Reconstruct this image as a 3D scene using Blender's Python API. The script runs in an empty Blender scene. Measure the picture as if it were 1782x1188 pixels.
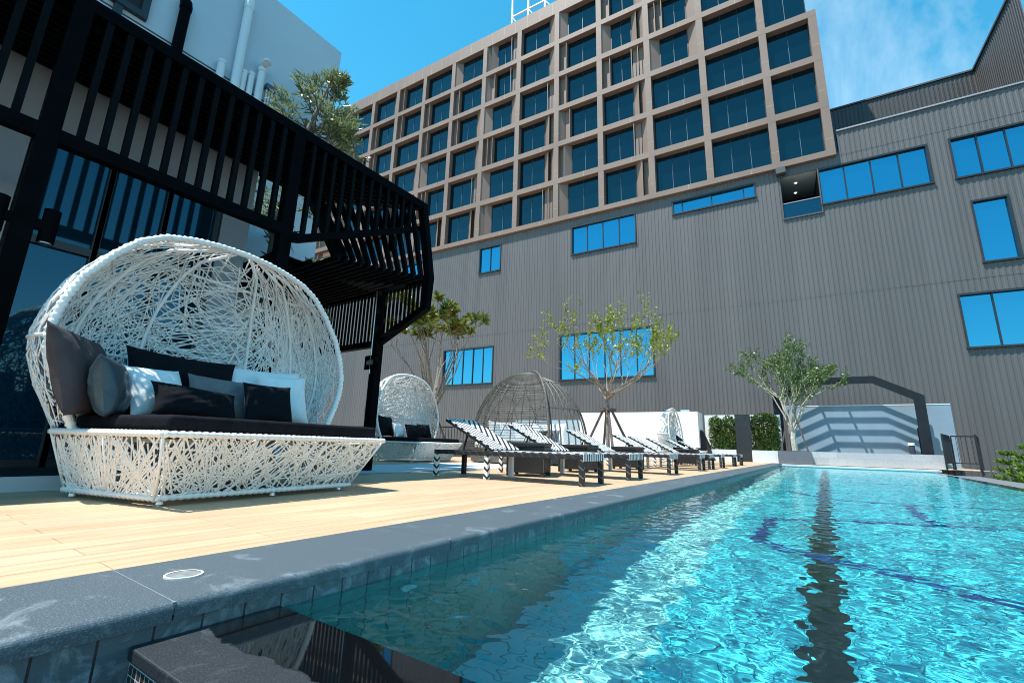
import bpy, math, random
import numpy as np
from mathutils import Vector, Matrix
R = math.radians
rng = random.Random(7)
S = bpy.context.scene
COL = S.collection

# ------------------------------------------------------------------ camera frame
F_PX, PIT, ROL, YAW = 796.05, R(12.834), R(1.661), R(34.796)
IW, IH = 1782, 1188
_f = Vector((0, math.cos(PIT), math.sin(PIT))); _u = Vector((0, -math.sin(PIT), math.cos(PIT))); _r = Vector((1, 0, 0))
_c, _s = math.cos(ROL), math.sin(ROL)
_r, _u = _c*_r + _s*_u, -_s*_r + _c*_u
_rz = Matrix.Rotation(YAW, 3, 'Z')
CR, CU, CF = _rz @ _r, _rz @ _u, _rz @ _f
CAM = Vector((0, 0, 0.42))
FD = Vector((0.99758, 0.06945, 0)).normalized()      # direction along the far facades
FN = Vector((-FD.y, FD.x, 0))                        # away from the pool end


def fc(u, D, z=0.0):
    """point in the facade frame: u along the facade, D metres from the pool's near end"""
    p = FD*u + FN*D
    return Vector((p.x, p.y, z))

# ------------------------------------------------------------------ materials
MATS = {}


def mat(name, color, rough=0.6, metal=0.0, vary=0.0, vscale=4.0, bump=0.0, bscale=30.0, spec=0.5, detail=4.0, hue=None):
    if name in MATS:
        return MATS[name]
    m = bpy.data.materials.new(name); m.use_nodes = True
    nt = m.node_tree; b = nt.nodes['Principled BSDF']
    b.inputs['Base Color'].default_value = (*color, 1)
    b.inputs['Roughness'].default_value = rough
    b.inputs['Metallic'].default_value = metal
    b.inputs['Specular IOR Level'].default_value = spec
    if vary or bump:
        tc = nt.nodes.new('ShaderNodeTexCoord')
    if vary:
        n = nt.nodes.new('ShaderNodeTexNoise'); n.inputs['Scale'].default_value = vscale; n.inputs['Detail'].default_value = detail
        nt.links.new(tc.outputs['Object'], n.inputs['Vector'])
        mr = nt.nodes.new('ShaderNodeMapRange'); mr.inputs[1].default_value = 0.3; mr.inputs[2].default_value = 0.7
        nt.links.new(n.outputs['Fac'], mr.inputs[0])
        mx = nt.nodes.new('ShaderNodeMix'); mx.data_type = 'RGBA'
        c2 = hue if hue else tuple(min(1, c*(1+vary)) for c in color)
        mx.inputs['A'].default_value = (*[c*(1-vary) for c in color], 1); mx.inputs['B'].default_value = (*c2, 1)
        nt.links.new(mr.outputs[0], mx.inputs['Factor']); nt.links.new(mx.outputs['Result'], b.inputs['Base Color'])
    if bump:
        n2 = nt.nodes.new('ShaderNodeTexNoise'); n2.inputs['Scale'].default_value = bscale; n2.inputs['Detail'].default_value = 5
        nt.links.new(tc.outputs['Object'], n2.inputs['Vector'])
        bp = nt.nodes.new('ShaderNodeBump'); bp.inputs['Strength'].default_value = bump; bp.inputs['Distance'].default_value = 0.02
        nt.links.new(n2.outputs['Fac'], bp.inputs['Height']); nt.links.new(bp.outputs['Normal'], b.inputs['Normal'])
    MATS[name] = m
    return m


def nodes(m):
    nt = m.node_tree
    return nt, nt.nodes['Principled BSDF'], (lambda t: nt.nodes.new('ShaderNode'+t)), nt.links.new


M_black = mat('black_steel', (0.0016, 0.0022, 0.0032), 0.55, 0, 0.3, 6, spec=0.03)
M_slat = mat('black_slat', (0.0024, 0.0034, 0.0046), 0.6, 0, 0.3, 5, spec=0.06)
M_arch = mat('charcoal_steel', (0.011, 0.014, 0.018), 0.5, 0, 0.2, 4, spec=0.3)
M_rail = mat('black_rail', (0.012, 0.013, 0.015), 0.45)
M_white = mat('white_render', (0.78, 0.79, 0.79), 0.75, 0, 0.04, 1.2)
M_lounge = mat('lounge_render', (0.28, 0.32, 0.36), 0.8, 0, 0.05, 0.8)
M_bluewall = mat('pale_render', (0.50, 0.58, 0.64), 0.8, 0, 0.05, 0.5)
M_greywall = mat('blue_grey_render', (0.225, 0.315, 0.39), 0.75, 0, 0.06, 1.5)
M_shadewall = mat('pale_blue_render', (0.30, 0.42, 0.5), 0.75, 0, 0.06, 1.5)  # blue shade on pale walls put into the base colour
M_dkplanter = mat('charcoal_render', (0.035, 0.042, 0.055), 0.7, 0, 0.15, 2)
M_trim = mat('clad_trim', (0.07, 0.073, 0.08), 0.5)
M_trimlight = mat('clad_flashing', (0.32, 0.33, 0.35), 0.45, 0.3)
M_frame = mat('window_frame', (0.02, 0.023, 0.028), 0.4)
M_pipew = mat('white_pipe', (0.72, 0.76, 0.78), 0.4)
M_wick = mat('white_wicker', (0.80, 0.81, 0.80), 0.42, 0, 0.05, 20)
M_wickin = mat('beige_lath', (0.45, 0.36, 0.24), 0.7)
M_mattress = mat('black_canvas', (0.006, 0.007, 0.010), 0.85, 0, 0.3, 12, 0.25, 60, spec=0.12)
M_cu_black = mat('black_fabric', (0.006, 0.007, 0.010), 0.85, 0, 0.2, 10, 0.3, 14, spec=0.12)
M_cu_brown = mat('taupe_fabric', (0.075, 0.062, 0.066), 0.85, 0, 0.12, 8, 0.4, 12, spec=0.15)
M_cu_grey = mat('grey_fabric', (0.16, 0.145, 0.15), 0.85, 0, 0.1, 8, 0.3, 14)
M_cu_teal = mat('slate_satin', (0.03, 0.05, 0.062), 0.34, 0, 0.1, 8, 0.5, 10)
M_cu_white = mat('white_fabric', (0.78, 0.80, 0.80), 0.8, 0, 0.03, 8, 0.3, 12)
M_rattan = mat('brown_rattan', (0.10, 0.091, 0.076), 0.6, 0, 0.35, 14)
M_bark = mat('grey_bark', (0.24, 0.20, 0.16), 0.85, 0, 0.4, 14, 0.6, 60)
M_barkpale = mat('pale_bark', (0.46, 0.42, 0.35), 0.8, 0, 0.35, 16, 0.5, 60)
M_barkbrown = mat('brown_bark', (0.15, 0.105, 0.075), 0.85, 0, 0.4, 14, 0.6, 50)
M_pole = mat('support_pole', (0.10, 0.075, 0.07), 0.8, 0, 0.3, 10)
M_soil = mat('soil', (0.04, 0.03, 0.022), 0.95, 0, 0.4, 20, 0.5, 40)
M_steel = mat('brushed_steel', (0.55, 0.56, 0.57), 0.3, 0.9)
M_brown = mat('bronze_panel', (0.225, 0.162, 0.13), 0.6, 0, 0.10, 0.35, spec=0.3)
M_brownjoint = mat('bronze_joint', (0.42, 0.35, 0.29), 0.6)
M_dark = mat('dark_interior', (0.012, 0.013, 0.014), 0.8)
M_ceil = mat('pale_ceiling', (0.55, 0.58, 0.58), 0.7)
M_ground = mat('far_ground', (0.05, 0.05, 0.05), 0.9, 0, 0.2, 0.2)
M_path = mat('pale_stone_path', (0.50, 0.55, 0.57), 0.6, 0, 0.12, 3)
M_step = mat('dark_granite_step', (0.012, 0.013, 0.015), 0.5, 0, 0.3, 10)
M_riser = mat('pale_riser', (0.42, 0.46, 0.5), 0.7)


def leafmat(name, a, b, rough=0.45, trans=0.25):
    m = bpy.data.materials.new(name); m.use_nodes = True
    nt, p, N, L = nodes(m)
    oi = N('NewGeometry'); rp = N('ValToRGB')
    rp.color_ramp.elements[0].color = (*a, 1); rp.color_ramp.elements[1].color = (*b, 1)
    L(oi.outputs['Random Per Island'], rp.inputs['Fac']); L(rp.outputs['Color'], p.inputs['Base Color'])
    p.inputs['Roughness'].default_value = rough
    tr = N('BsdfTranslucent'); L(rp.outputs['Color'], tr.inputs['Color'])
    mx = N('MixShader'); mx.inputs[0].default_value = trans
    out = nt.nodes['Material Output']
    L(p.outputs[0], mx.inputs[1]); L(tr.outputs[0], mx.inputs[2]); L(mx.outputs[0], out.inputs['Surface'])
    return m


M_lf_needle = leafmat('needle_leaf', (0.07, 0.11, 0.025), (0.32, 0.35, 0.17), 0.3, 0.35)
M_lf_big = leafmat('broad_leaf', (0.05, 0.080, 0.014), (0.22, 0.26, 0.035), 0.3, 0.3)
M_lf_rust = leafmat('rusty_leaf', (0.12, 0.03, 0.01), (0.35, 0.13, 0.02), 0.4)
M_lf_lime = leafmat('lime_leaf', (0.13, 0.19, 0.012), (0.36, 0.40, 0.045), 0.45)
M_lf_small = leafmat('small_leaf', (0.035, 0.07, 0.012), (0.19, 0.25, 0.07), 0.32)
M_lf_hedge = leafmat('hedge_leaf', (0.015, 0.045, 0.006), (0.14, 0.23, 0.03), 0.35)
M_lf_pine = leafmat('fern_leaf', (0.06, 0.13, 0.01), (0.22, 0.33, 0.03), 0.5)


def glassmat(name, base, gloss, rough, fac):
    m = bpy.data.materials.new(name); m.use_nodes = True
    nt, p, N, L = nodes(m)
    p.inputs['Base Color'].default_value = (*base, 1); p.inputs['Roughness'].default_value = 0.05
    p.inputs['Specular IOR Level'].default_value = 0.5
    g = N('BsdfGlossy'); g.inputs['Color'].default_value = (*gloss, 1); g.inputs['Roughness'].default_value = rough
    tc = N('TexCoord'); n = N('TexNoise'); n.inputs['Scale'].default_value = 0.35; n.inputs['Detail'].default_value = 1
    L(tc.outputs['Object'], n.inputs['Vector'])
    bp = N('Bump'); bp.inputs['Strength'].default_value = 0.06; bp.inputs['Distance'].default_value = 0.05
    L(n.outputs['Fac'], bp.inputs['Height']); L(bp.outputs['Normal'], g.inputs['Normal'])
    mx = N('MixShader'); mx.inputs[0].default_value = fac
    L(p.outputs[0], mx.inputs[1]); L(g.outputs[0], mx.inputs[2]); L(mx.outputs[0], nt.nodes['Material Output'].inputs['Surface'])
    return m


M_glass_clad = glassmat('coated_glass', (0.004, 0.04, 0.08), (0.08, 0.44, 0.62), 0.01, 0.62)
M_glass_hotel = glassmat('tinted_glass', (0.001, 0.010, 0.017), (0.06, 0.36, 0.5), 0.02, 0.05)
M_glass_lounge = glassmat('lounge_glass', (0.002, 0.022, 0.042), (0.02, 0.36, 0.58), 0.01, 0.085)


def make_clad(name='ribbed_cladding', base=(0.106, 0.099, 0.097)):
    m = mat(name, base, 0.5, 0.0)
    nt, p, N, L = nodes(m)
    tc = N('TexCoord'); mp = N('Mapping'); mp.inputs['Scale'].default_value = (1.2, 1.2, 0.06)
    n = N('TexNoise'); n.inputs['Scale'].default_value = 1.0; n.inputs['Detail'].default_value = 5
    L(tc.outputs['Object'], mp.inputs[0]); L(mp.outputs[0], n.inputs['Vector'])
    n2 = N('TexNoise'); n2.inputs['Scale'].default_value = 3.5; n2.inputs['Detail'].default_value = 6; n2.inputs['Roughness'].default_value = 0.7
    L(tc.outputs['Object'], n2.inputs['Vector'])
    r1 = N('MapRange'); r1.inputs[1].default_value = 0.3; r1.inputs[2].default_value = 0.7; r1.inputs[3].default_value = 0.88; r1.inputs[4].default_value = 1.12
    L(n.outputs['Fac'], r1.inputs[0])
    r2 = N('MapRange'); r2.inputs[1].default_value = 0.70; r2.inputs[2].default_value = 0.78; r2.inputs[3].default_value = 1.0; r2.inputs[4].default_value = 1.5
    L(n2.outputs['Fac'], r2.inputs[0])
    mu = N('Math'); mu.operation = 'MULTIPLY'; L(r1.outputs[0], mu.inputs[0]); L(r2.outputs[0], mu.inputs[1])
    mx = N('Mix'); mx.data_type = 'RGBA'; mx.blend_type = 'MULTIPLY'; mx.inputs['Factor'].default_value = 1
    mx.inputs['A'].default_value = (*base, 1)
    cb = N('CombineColor'); [L(mu.outputs[0], cb.inputs[i]) for i in range(3)]
    L(cb.outputs[0], mx.inputs['B']); L(mx.outputs['Result'], p.inputs['Base Color'])
    return m


M_clad = make_clad(); M_clad2 = make_clad('dark_ribbed_cladding', (0.052, 0.048, 0.048))


def make_deck():
    m = mat('wood_look_tile', (0.5, 0.4, 0.25), 0.5, 0, spec=0.4)
    nt, p, N, L = nodes(m)
    tc = N('TexCoord')
    mp = N('Mapping'); mp.inputs['Rotation'].default_value = (0, 0, R(90))
    L(tc.outputs['Object'], mp.inputs[0])
    br = N('TexBrick'); br.inputs['Scale'].default_value = 1.0; br.inputs['Brick Width'].default_value = 1.2; br.inputs['Row Height'].default_value = 0.15
    br.inputs['Mortar Size'].default_value = 0.0022; br.inputs['Bias'].default_value = 0.0
    br.inputs['Color1'].default_value = (0.575, 0.395, 0.255, 1); br.inputs['Color2'].default_value = (0.505, 0.345, 0.21, 1); br.inputs['Mortar'].default_value = (0.30, 0.20, 0.125, 1)
    L(mp.outputs[0], br.inputs['Vector'])
    g = N('Mapping'); g.inputs['Scale'].default_value = (26, 1.3, 1)
    L(tc.outputs['Object'], g.inputs[0])
    n = N('TexNoise'); n.inputs['Scale'].default_value = 1.0; n.inputs['Detail'].default_value = 7; n.inputs['Distortion'].default_value = 0.6
    L(g.outputs[0], n.inputs['Vector'])
    mr = N('MapRange'); mr.inputs[1].default_value = 0.3; mr.inputs[2].default_value = 0.72; mr.inputs[3].default_value = 0.80; mr.inputs[4].default_value = 1.12
    L(n.outputs['Fac'], mr.inputs[0])
    n3 = N('TexNoise'); n3.inputs['Scale'].default_value = 0.9; n3.inputs['Detail'].default_value = 5
    L(tc.outputs['Object'], n3.inputs['Vector'])
    m3 = N('MapRange'); m3.inputs[1].default_value = 0.3; m3.inputs[2].default_value = 0.7; m3.inputs[3].default_value = 0.9; m3.inputs[4].default_value = 1.1
    L(n3.outputs['Fac'], m3.inputs[0])
    mu = N('Math'); mu.operation = 'MULTIPLY'; L(mr.outputs[0], mu.inputs[0]); L(m3.outputs[0], mu.inputs[1])
    cb = N('CombineColor'); [L(mu.outputs[0], cb.inputs[i]) for i in range(3)]
    mx = N('Mix'); mx.data_type = 'RGBA'; mx.blend_type = 'MULTIPLY'; mx.inputs['Factor'].default_value = 1
    L(br.outputs['Color'], mx.inputs['A']); L(cb.outputs[0], mx.inputs['B']); L(mx.outputs['Result'], p.inputs['Base Color'])
    bp = N('Bump'); bp.inputs['Strength'].default_value = 0.25; bp.inputs['Distance'].default_value = 0.01
    L(mr.outputs[0], bp.inputs['Height']); L(bp.outputs['Normal'], p.inputs['Normal'])
    return m


M_deck = make_deck()


def make_granite(name, base, speck, stain, rough=0.55, stain_amt=0.5, wet=None):
    m = mat(name, base, rough)
    nt, p, N, L = nodes(m)
    tc = N('TexCoord')
    v = N('TexNoise'); v.inputs['Scale'].default_value = 230; v.inputs['Detail'].default_value = 3
    L(tc.outputs['Object'], v.inputs['Vector'])
    r = N('MapRange'); r.inputs[1].default_value = 0.5; r.inputs[2].default_value = 0.75
    L(v.outputs['Fac'], r.inputs[0])
    a = N('Mix'); a.data_type = 'RGBA'; a.inputs['A'].default_value = (*base, 1); a.inputs['B'].default_value = (*speck, 1)
    L(r.outputs[0], a.inputs['Factor'])
    s = N('TexNoise'); s.inputs['Scale'].default_value = 4.2; s.inputs['Detail'].default_value = 9; s.inputs['Roughness'].default_value = 0.68; s.inputs['Distortion'].default_value = 1.2
    L(tc.outputs['Object'], s.inputs['Vector'])
    r2 = N('MapRange'); r2.inputs[1].default_value = 0.56; r2.inputs[2].default_value = 0.74; r2.inputs[4].default_value = stain_amt
    L(s.outputs['Fac'], r2.inputs[0])
    b = N('Mix'); b.data_type = 'RGBA'; b.inputs['B'].default_value = (*stain, 1)
    L(a.outputs['Result'], b.inputs['A']); L(r2.outputs[0], b.inputs['Factor'])
    L(b.outputs['Result'], p.inputs['Base Color'])
    bp = N('Bump'); bp.inputs['Strength'].default_value = 0.2; bp.inputs['Distance'].default_value = 0.003
    L(v.outputs['Fac'], bp.inputs['Height']); L(bp.outputs['Normal'], p.inputs['Normal'])
    if wet:
        w = N('TexNoise'); w.inputs['Scale'].default_value = 2.3; w.inputs['Detail'].default_value = 6; w.inputs['Roughness'].default_value = 0.6
        sp = N('SeparateXYZ'); L(tc.outputs['Object'], sp.inputs[0])
        L(tc.outputs['Object'], w.inputs['Vector'])
        # pooled water along the far edge: world y above the line is wet
        ad = N('Math'); ad.operation = 'MULTIPLY_ADD'; ad.inputs[1].default_value = 0.26; L(w.outputs['Fac'], ad.inputs[0]); L(sp.outputs['Y'], ad.inputs[2])
        wr = N('MapRange'); wr.inputs[1].default_value = wet; wr.inputs[2].default_value = wet+0.006
        L(ad.outputs[0], wr.inputs[0])
        c = N('Mix'); c.data_type = 'RGBA'; c.inputs['B'].default_value = (0.003, 0.004, 0.005, 1)
        L(b.outputs['Result'], c.inputs['A']); L(wr.outputs[0], c.inputs['Factor']); L(c.outputs['Result'], p.inputs['Base Color'])
        rr = N('MapRange'); rr.inputs[3].default_value = 0.5; rr.inputs[4].default_value = 0.03
        L(wr.outputs[0], rr.inputs[0]); L(rr.outputs[0], p.inputs['Roughness'])
        bs = N('MapRange'); bs.inputs[3].default_value = 0.35; bs.inputs[4].default_value = 0.0
        L(wr.outputs[0], bs.inputs[0]); L(bs.outputs[0], bp.inputs['Strength'])
    return m


M_coping = make_granite('flamed_granite', (0.054, 0.077, 0.094), (0.15, 0.19, 0.215), (0.40, 0.46, 0.50), 0.5, 0.5)
M_ledge = make_granite('black_granite', (0.014, 0.018, 0.022), (0.045, 0.052, 0.06), (0.12, 0.14, 0.155), 0.5, 0.5, wet=0.83)
M_pillar = make_granite('black_stone_tile', (0.018, 0.02, 0.024), (0.03, 0.035, 0.04), (0.12, 0.13, 0.15), 0.4, 0.4)
M_speckle = make_granite('white_terrazzo', (0.62, 0.68, 0.70), (0.42, 0.5, 0.52), (0.75, 0.78, 0.78), 0.6, 0.5)
M_greystone = make_granite('grey_stone', (0.13, 0.14, 0.16), (0.18, 0.2, 0.22), (0.22, 0.23, 0.25), 0.6, 0.4)


def tile_mat(name, c1, c2, mortar, bw, rh, axis, vein=None, rough=0.35, msize=0.0025, squash=0.5):
    m = mat(name, c1, rough)
    nt, p, N, L = nodes(m)
    tc = N('TexCoord'); sp = N('SeparateXYZ'); L(tc.outputs['Object'], sp.inputs[0])
    cb = N('CombineXYZ'); L(sp.outputs[axis[0]], cb.inputs[0]); L(sp.outputs[axis[1]], cb.inputs[1])
    br = N('TexBrick'); br.inputs['Scale'].default_value = 1; br.inputs['Brick Width'].default_value = bw; br.inputs['Row Height'].default_value = rh
    br.inputs['Mortar Size'].default_value = msize; br.offset = squash
    br.inputs['Color1'].default_value = (*c1, 1); br.inputs['Color2'].default_value = (*c2, 1); br.inputs['Mortar'].default_value = (*mortar, 1)
    L(cb.outputs[0], br.inputs['Vector'])
    col = br.outputs['Color']
    if vein:
        n = N('TexNoise'); n.inputs['Scale'].default_value = 7; n.inputs['Detail'].default_value = 8; n.inputs['Distortion'].default_value = 2.2; n.inputs['Roughness'].default_value = 0.7
        L(tc.outputs['Object'], n.inputs['Vector'])
        r = N('MapRange'); r.inputs[1].default_value = 0.48; r.inputs[2].default_value = 0.75; r.inputs[4].default_value = vein[1]
        L(n.outputs['Fac'], r.inputs[0])
        mu = N('Math'); mu.operation = 'MULTIPLY'
        iv = N('Math'); iv.operation = 'SUBTRACT'; iv.inputs[0].default_value = 1; L(br.outputs['Fac'], iv.inputs[1])
        L(r.outputs[0], mu.inputs[0]); L(iv.outputs[0], mu.inputs[1])
        mx = N('Mix'); mx.data_type = 'RGBA'; mx.inputs['B'].default_value = (*vein[0], 1)
        L(col, mx.inputs['A']); L(mu.outputs[0], mx.inputs['Factor']); col = mx.outputs['Result']
        bp = N('Bump'); bp.inputs['Strength'].default_value = 0.5; bp.inputs['Distance'].default_value = 0.006
        L(n.outputs['Fac'], bp.inputs['Height']); L(bp.outputs['Normal'], p.inputs['Normal'])
    L(col, p.inputs['Base Color'])
    return m


M_walltile = tile_mat('slate_pool_tile', (0.045, 0.075, 0.092), (0.075, 0.11, 0.128), (0.008, 0.010, 0.012), 0.112, 0.24, 'YZ', ((0.30, 0.38, 0.42), 0.85), 0.4, 0.003, 0.0)
M_walltile_w = tile_mat('green_pool_tile', (0.035, 0.22, 0.19), (0.05, 0.27, 0.23), (0.006, 0.05, 0.05), 0.112, 0.24, 'YZ', ((0.10, 0.34, 0.36), 0.6), 0.4, 0.003, 0.0)
M_walltile_e = tile_mat('green_pool_tile_end', (0.06, 0.30, 0.33), (0.08, 0.36, 0.38), (0.02, 0.12, 0.14), 0.112, 0.24, 'XZ', ((0.2, 0.5, 0.5), 0.5), 0.4, 0.003, 0.0)
M_floor = tile_mat('turquoise_pool_tile', (0.05, 0.63, 0.76), (0.075, 0.69, 0.81), (0.015, 0.22, 0.28), 0.22, 0.11, 'XY', ((0.16, 0.76, 0.80), 0.5), 0.4, 0.0045, 0.5)
M_floorb = tile_mat('pale_pool_tile', (0.34, 0.87, 0.88), (0.41, 0.90, 0.91), (0.09, 0.45, 0.43), 0.22, 0.11, 'XY', ((0.4, 0.88, 0.90), 0.5), 0.4, 0.0045, 0.5)  # brightness along the pool wall put into the tile colour
M_lane = tile_mat('black_lane_tile', (0.004, 0.010, 0.014), (0.006, 0.014, 0.018), (0.002, 0.006, 0.008), 0.08, 0.08, 'XY', None, 0.4, 0.002)
M_blueline = tile_mat('blue_line_tile', (0.004, 0.05, 0.24), (0.008, 0.07, 0.30), (0.003, 0.03, 0.14), 0.05, 0.05, 'XY', None, 0.4, 0.002)
M_mosaic = tile_mat('brown_mosaic', (0.03, 0.02, 0.016), (0.06, 0.045, 0.04), (0.5, 0.52, 0.52), 0.024, 0.024, 'XZ', None, 0.2, 0.0016, 0.0)
M_marble = tile_mat('grey_marble_tile', (0.42, 0.44, 0.46), (0.52, 0.54, 0.56), (0.3, 0.32, 0.34), 0.62, 0.30, 'XZ', ((0.25, 0.27, 0.30), 0.5), 0.35, 0.003)
M_pillartile = tile_mat('black_marble_tile', (0.012, 0.014, 0.018), (0.018, 0.02, 0.026), (0.05, 0.055, 0.06), 0.8, 0.42, 'XZ', ((0.10, 0.12, 0.14), 0.25), 0.3, 0.004, 0.0)


def stripe_mat(name, period, duty, kind, wcol=(0.75, 0.76, 0.76), bcol=(0.010, 0.011, 0.014)):
    """woven webbing: black and white bands in the object's own space"""
    m = mat(name, wcol, 0.55)
    nt, p, N, L = nodes(m)
    tc = N('TexCoord'); sp = N('SeparateXYZ'); L(tc.outputs['Object'], sp.inputs[0])

    def M(op, a, b=None):
        x = N('Math'); x.operation = op
        for i, v in enumerate((a, b)):
            if v is None:
                continue
            if isinstance(v, (int, float)):
                x.inputs[i].default_value = v
            else:
                L(v, x.inputs[i])
        return x.outputs[0]
    if kind == 'chevron':
        t = M('ADD', sp.outputs['X'], M('ABSOLUTE', sp.outputs['Y']))
    elif kind == 'diag':
        t = M('ADD', M('ADD', sp.outputs['X'], sp.outputs['Y']), sp.outputs['Z'])
    elif kind == 'leg':
        t = M('ADD', sp.outputs['Z'], M('MULTIPLY', M('SUBTRACT', sp.outputs['X'], sp.outputs['Y']), 0.8))
    else:
        t = sp.outputs['Y']
    fr = M('FRACT', M('DIVIDE', t, period))
    g = M('GREATER_THAN', fr, duty)
    mx = N('Mix'); mx.data_type = 'RGBA'; mx.inputs['A'].default_value = (*wcol, 1); mx.inputs['B'].default_value = (*bcol, 1)
    L(g, mx.inputs['Factor']); L(mx.outputs['Result'], p.inputs['Base Color'])
    wv = N('TexWave'); wv.inputs['Scale'].default_value = 40; L(tc.outputs['Object'], wv.inputs['Vector'])
    bp = N('Bump'); bp.inputs['Strength'].default_value = 0.3; bp.inputs['Distance'].default_value = 0.004
    L(wv.outputs['Fac'], bp.inputs['Height']); L(bp.outputs['Normal'], p.inputs['Normal'])
    return m


M_chev = stripe_mat('chevron_webbing', 0.115, 0.56, 'chevron')
M_legstripe = stripe_mat('striped_leg', 0.09, 0.62, 'leg')
M_legdark = stripe_mat('dark_striped_leg', 0.09, 0.10, 'leg', (0.20, 0.23, 0.25))
M_railwrap = stripe_mat('wrapped_rail', 0.11, 0.06, 'diag', (0.10, 0.12, 0.135))
M_endrail = stripe_mat('striped_end_rail', 0.075, 0.58, 'cross')


def weave_mat():
    m = mat('black_weave', (0.012, 0.013, 0.015), 0.45)
    nt, p, N, L = nodes(m)
    tc = N('TexCoord')
    sp = N('SeparateXYZ'); L(tc.outputs['Object'], sp.inputs[0])
    ad = N('Math'); ad.operation = 'ADD'; L(sp.outputs['X'], ad.inputs[0]); L(sp.outputs['Y'], ad.inputs[1])
    cb = N('CombineXYZ'); L(ad.outputs[0], cb.inputs[0]); L(sp.outputs['Z'], cb.inputs[1])
    br = N('TexBrick'); br.inputs['Scale'].default_value = 1; br.inputs['Brick Width'].default_value = 0.034; br.inputs['Row Height'].default_value = 0.014
    br.inputs['Mortar Size'].default_value = 0.002
    br.inputs['Color1'].default_value = (0.014, 0.015, 0.017, 1); br.inputs['Color2'].default_value = (0.022, 0.024, 0.027, 1); br.inputs['Mortar'].default_value = (0.003, 0.003, 0.003, 1)
    L(cb.outputs[0], br.inputs['Vector']); L(br.outputs['Color'], p.inputs['Base Color'])
    bp = N('Bump'); bp.invert = True; bp.inputs['Strength'].default_value = 1; bp.inputs['Distance'].default_value = 0.006
    L(br.outputs['Fac'], bp.inputs['Height']); L(bp.outputs['Normal'], p.inputs['Normal'])
    return m


M_weave = weave_mat()


def water_mat():
    m = bpy.data.materials.new('pool_water'); m.use_nodes = True
    nt = m.node_tree
    nt.nodes.remove(nt.nodes['Principled BSDF'])
    g = nt.nodes.new('ShaderNodeBsdfGlass'); g.inputs['IOR'].default_value = 1.33; g.inputs['Roughness'].default_value = 0.0
    g.inputs['Color'].default_value = (0.86, 1.0, 1.0, 1)
    nt.links.new(g.outputs[0], nt.nodes['Material Output'].inputs['Surface'])
    return m


M_water = water_mat()

# ------------------------------------------------------------------ mesh helpers


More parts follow.
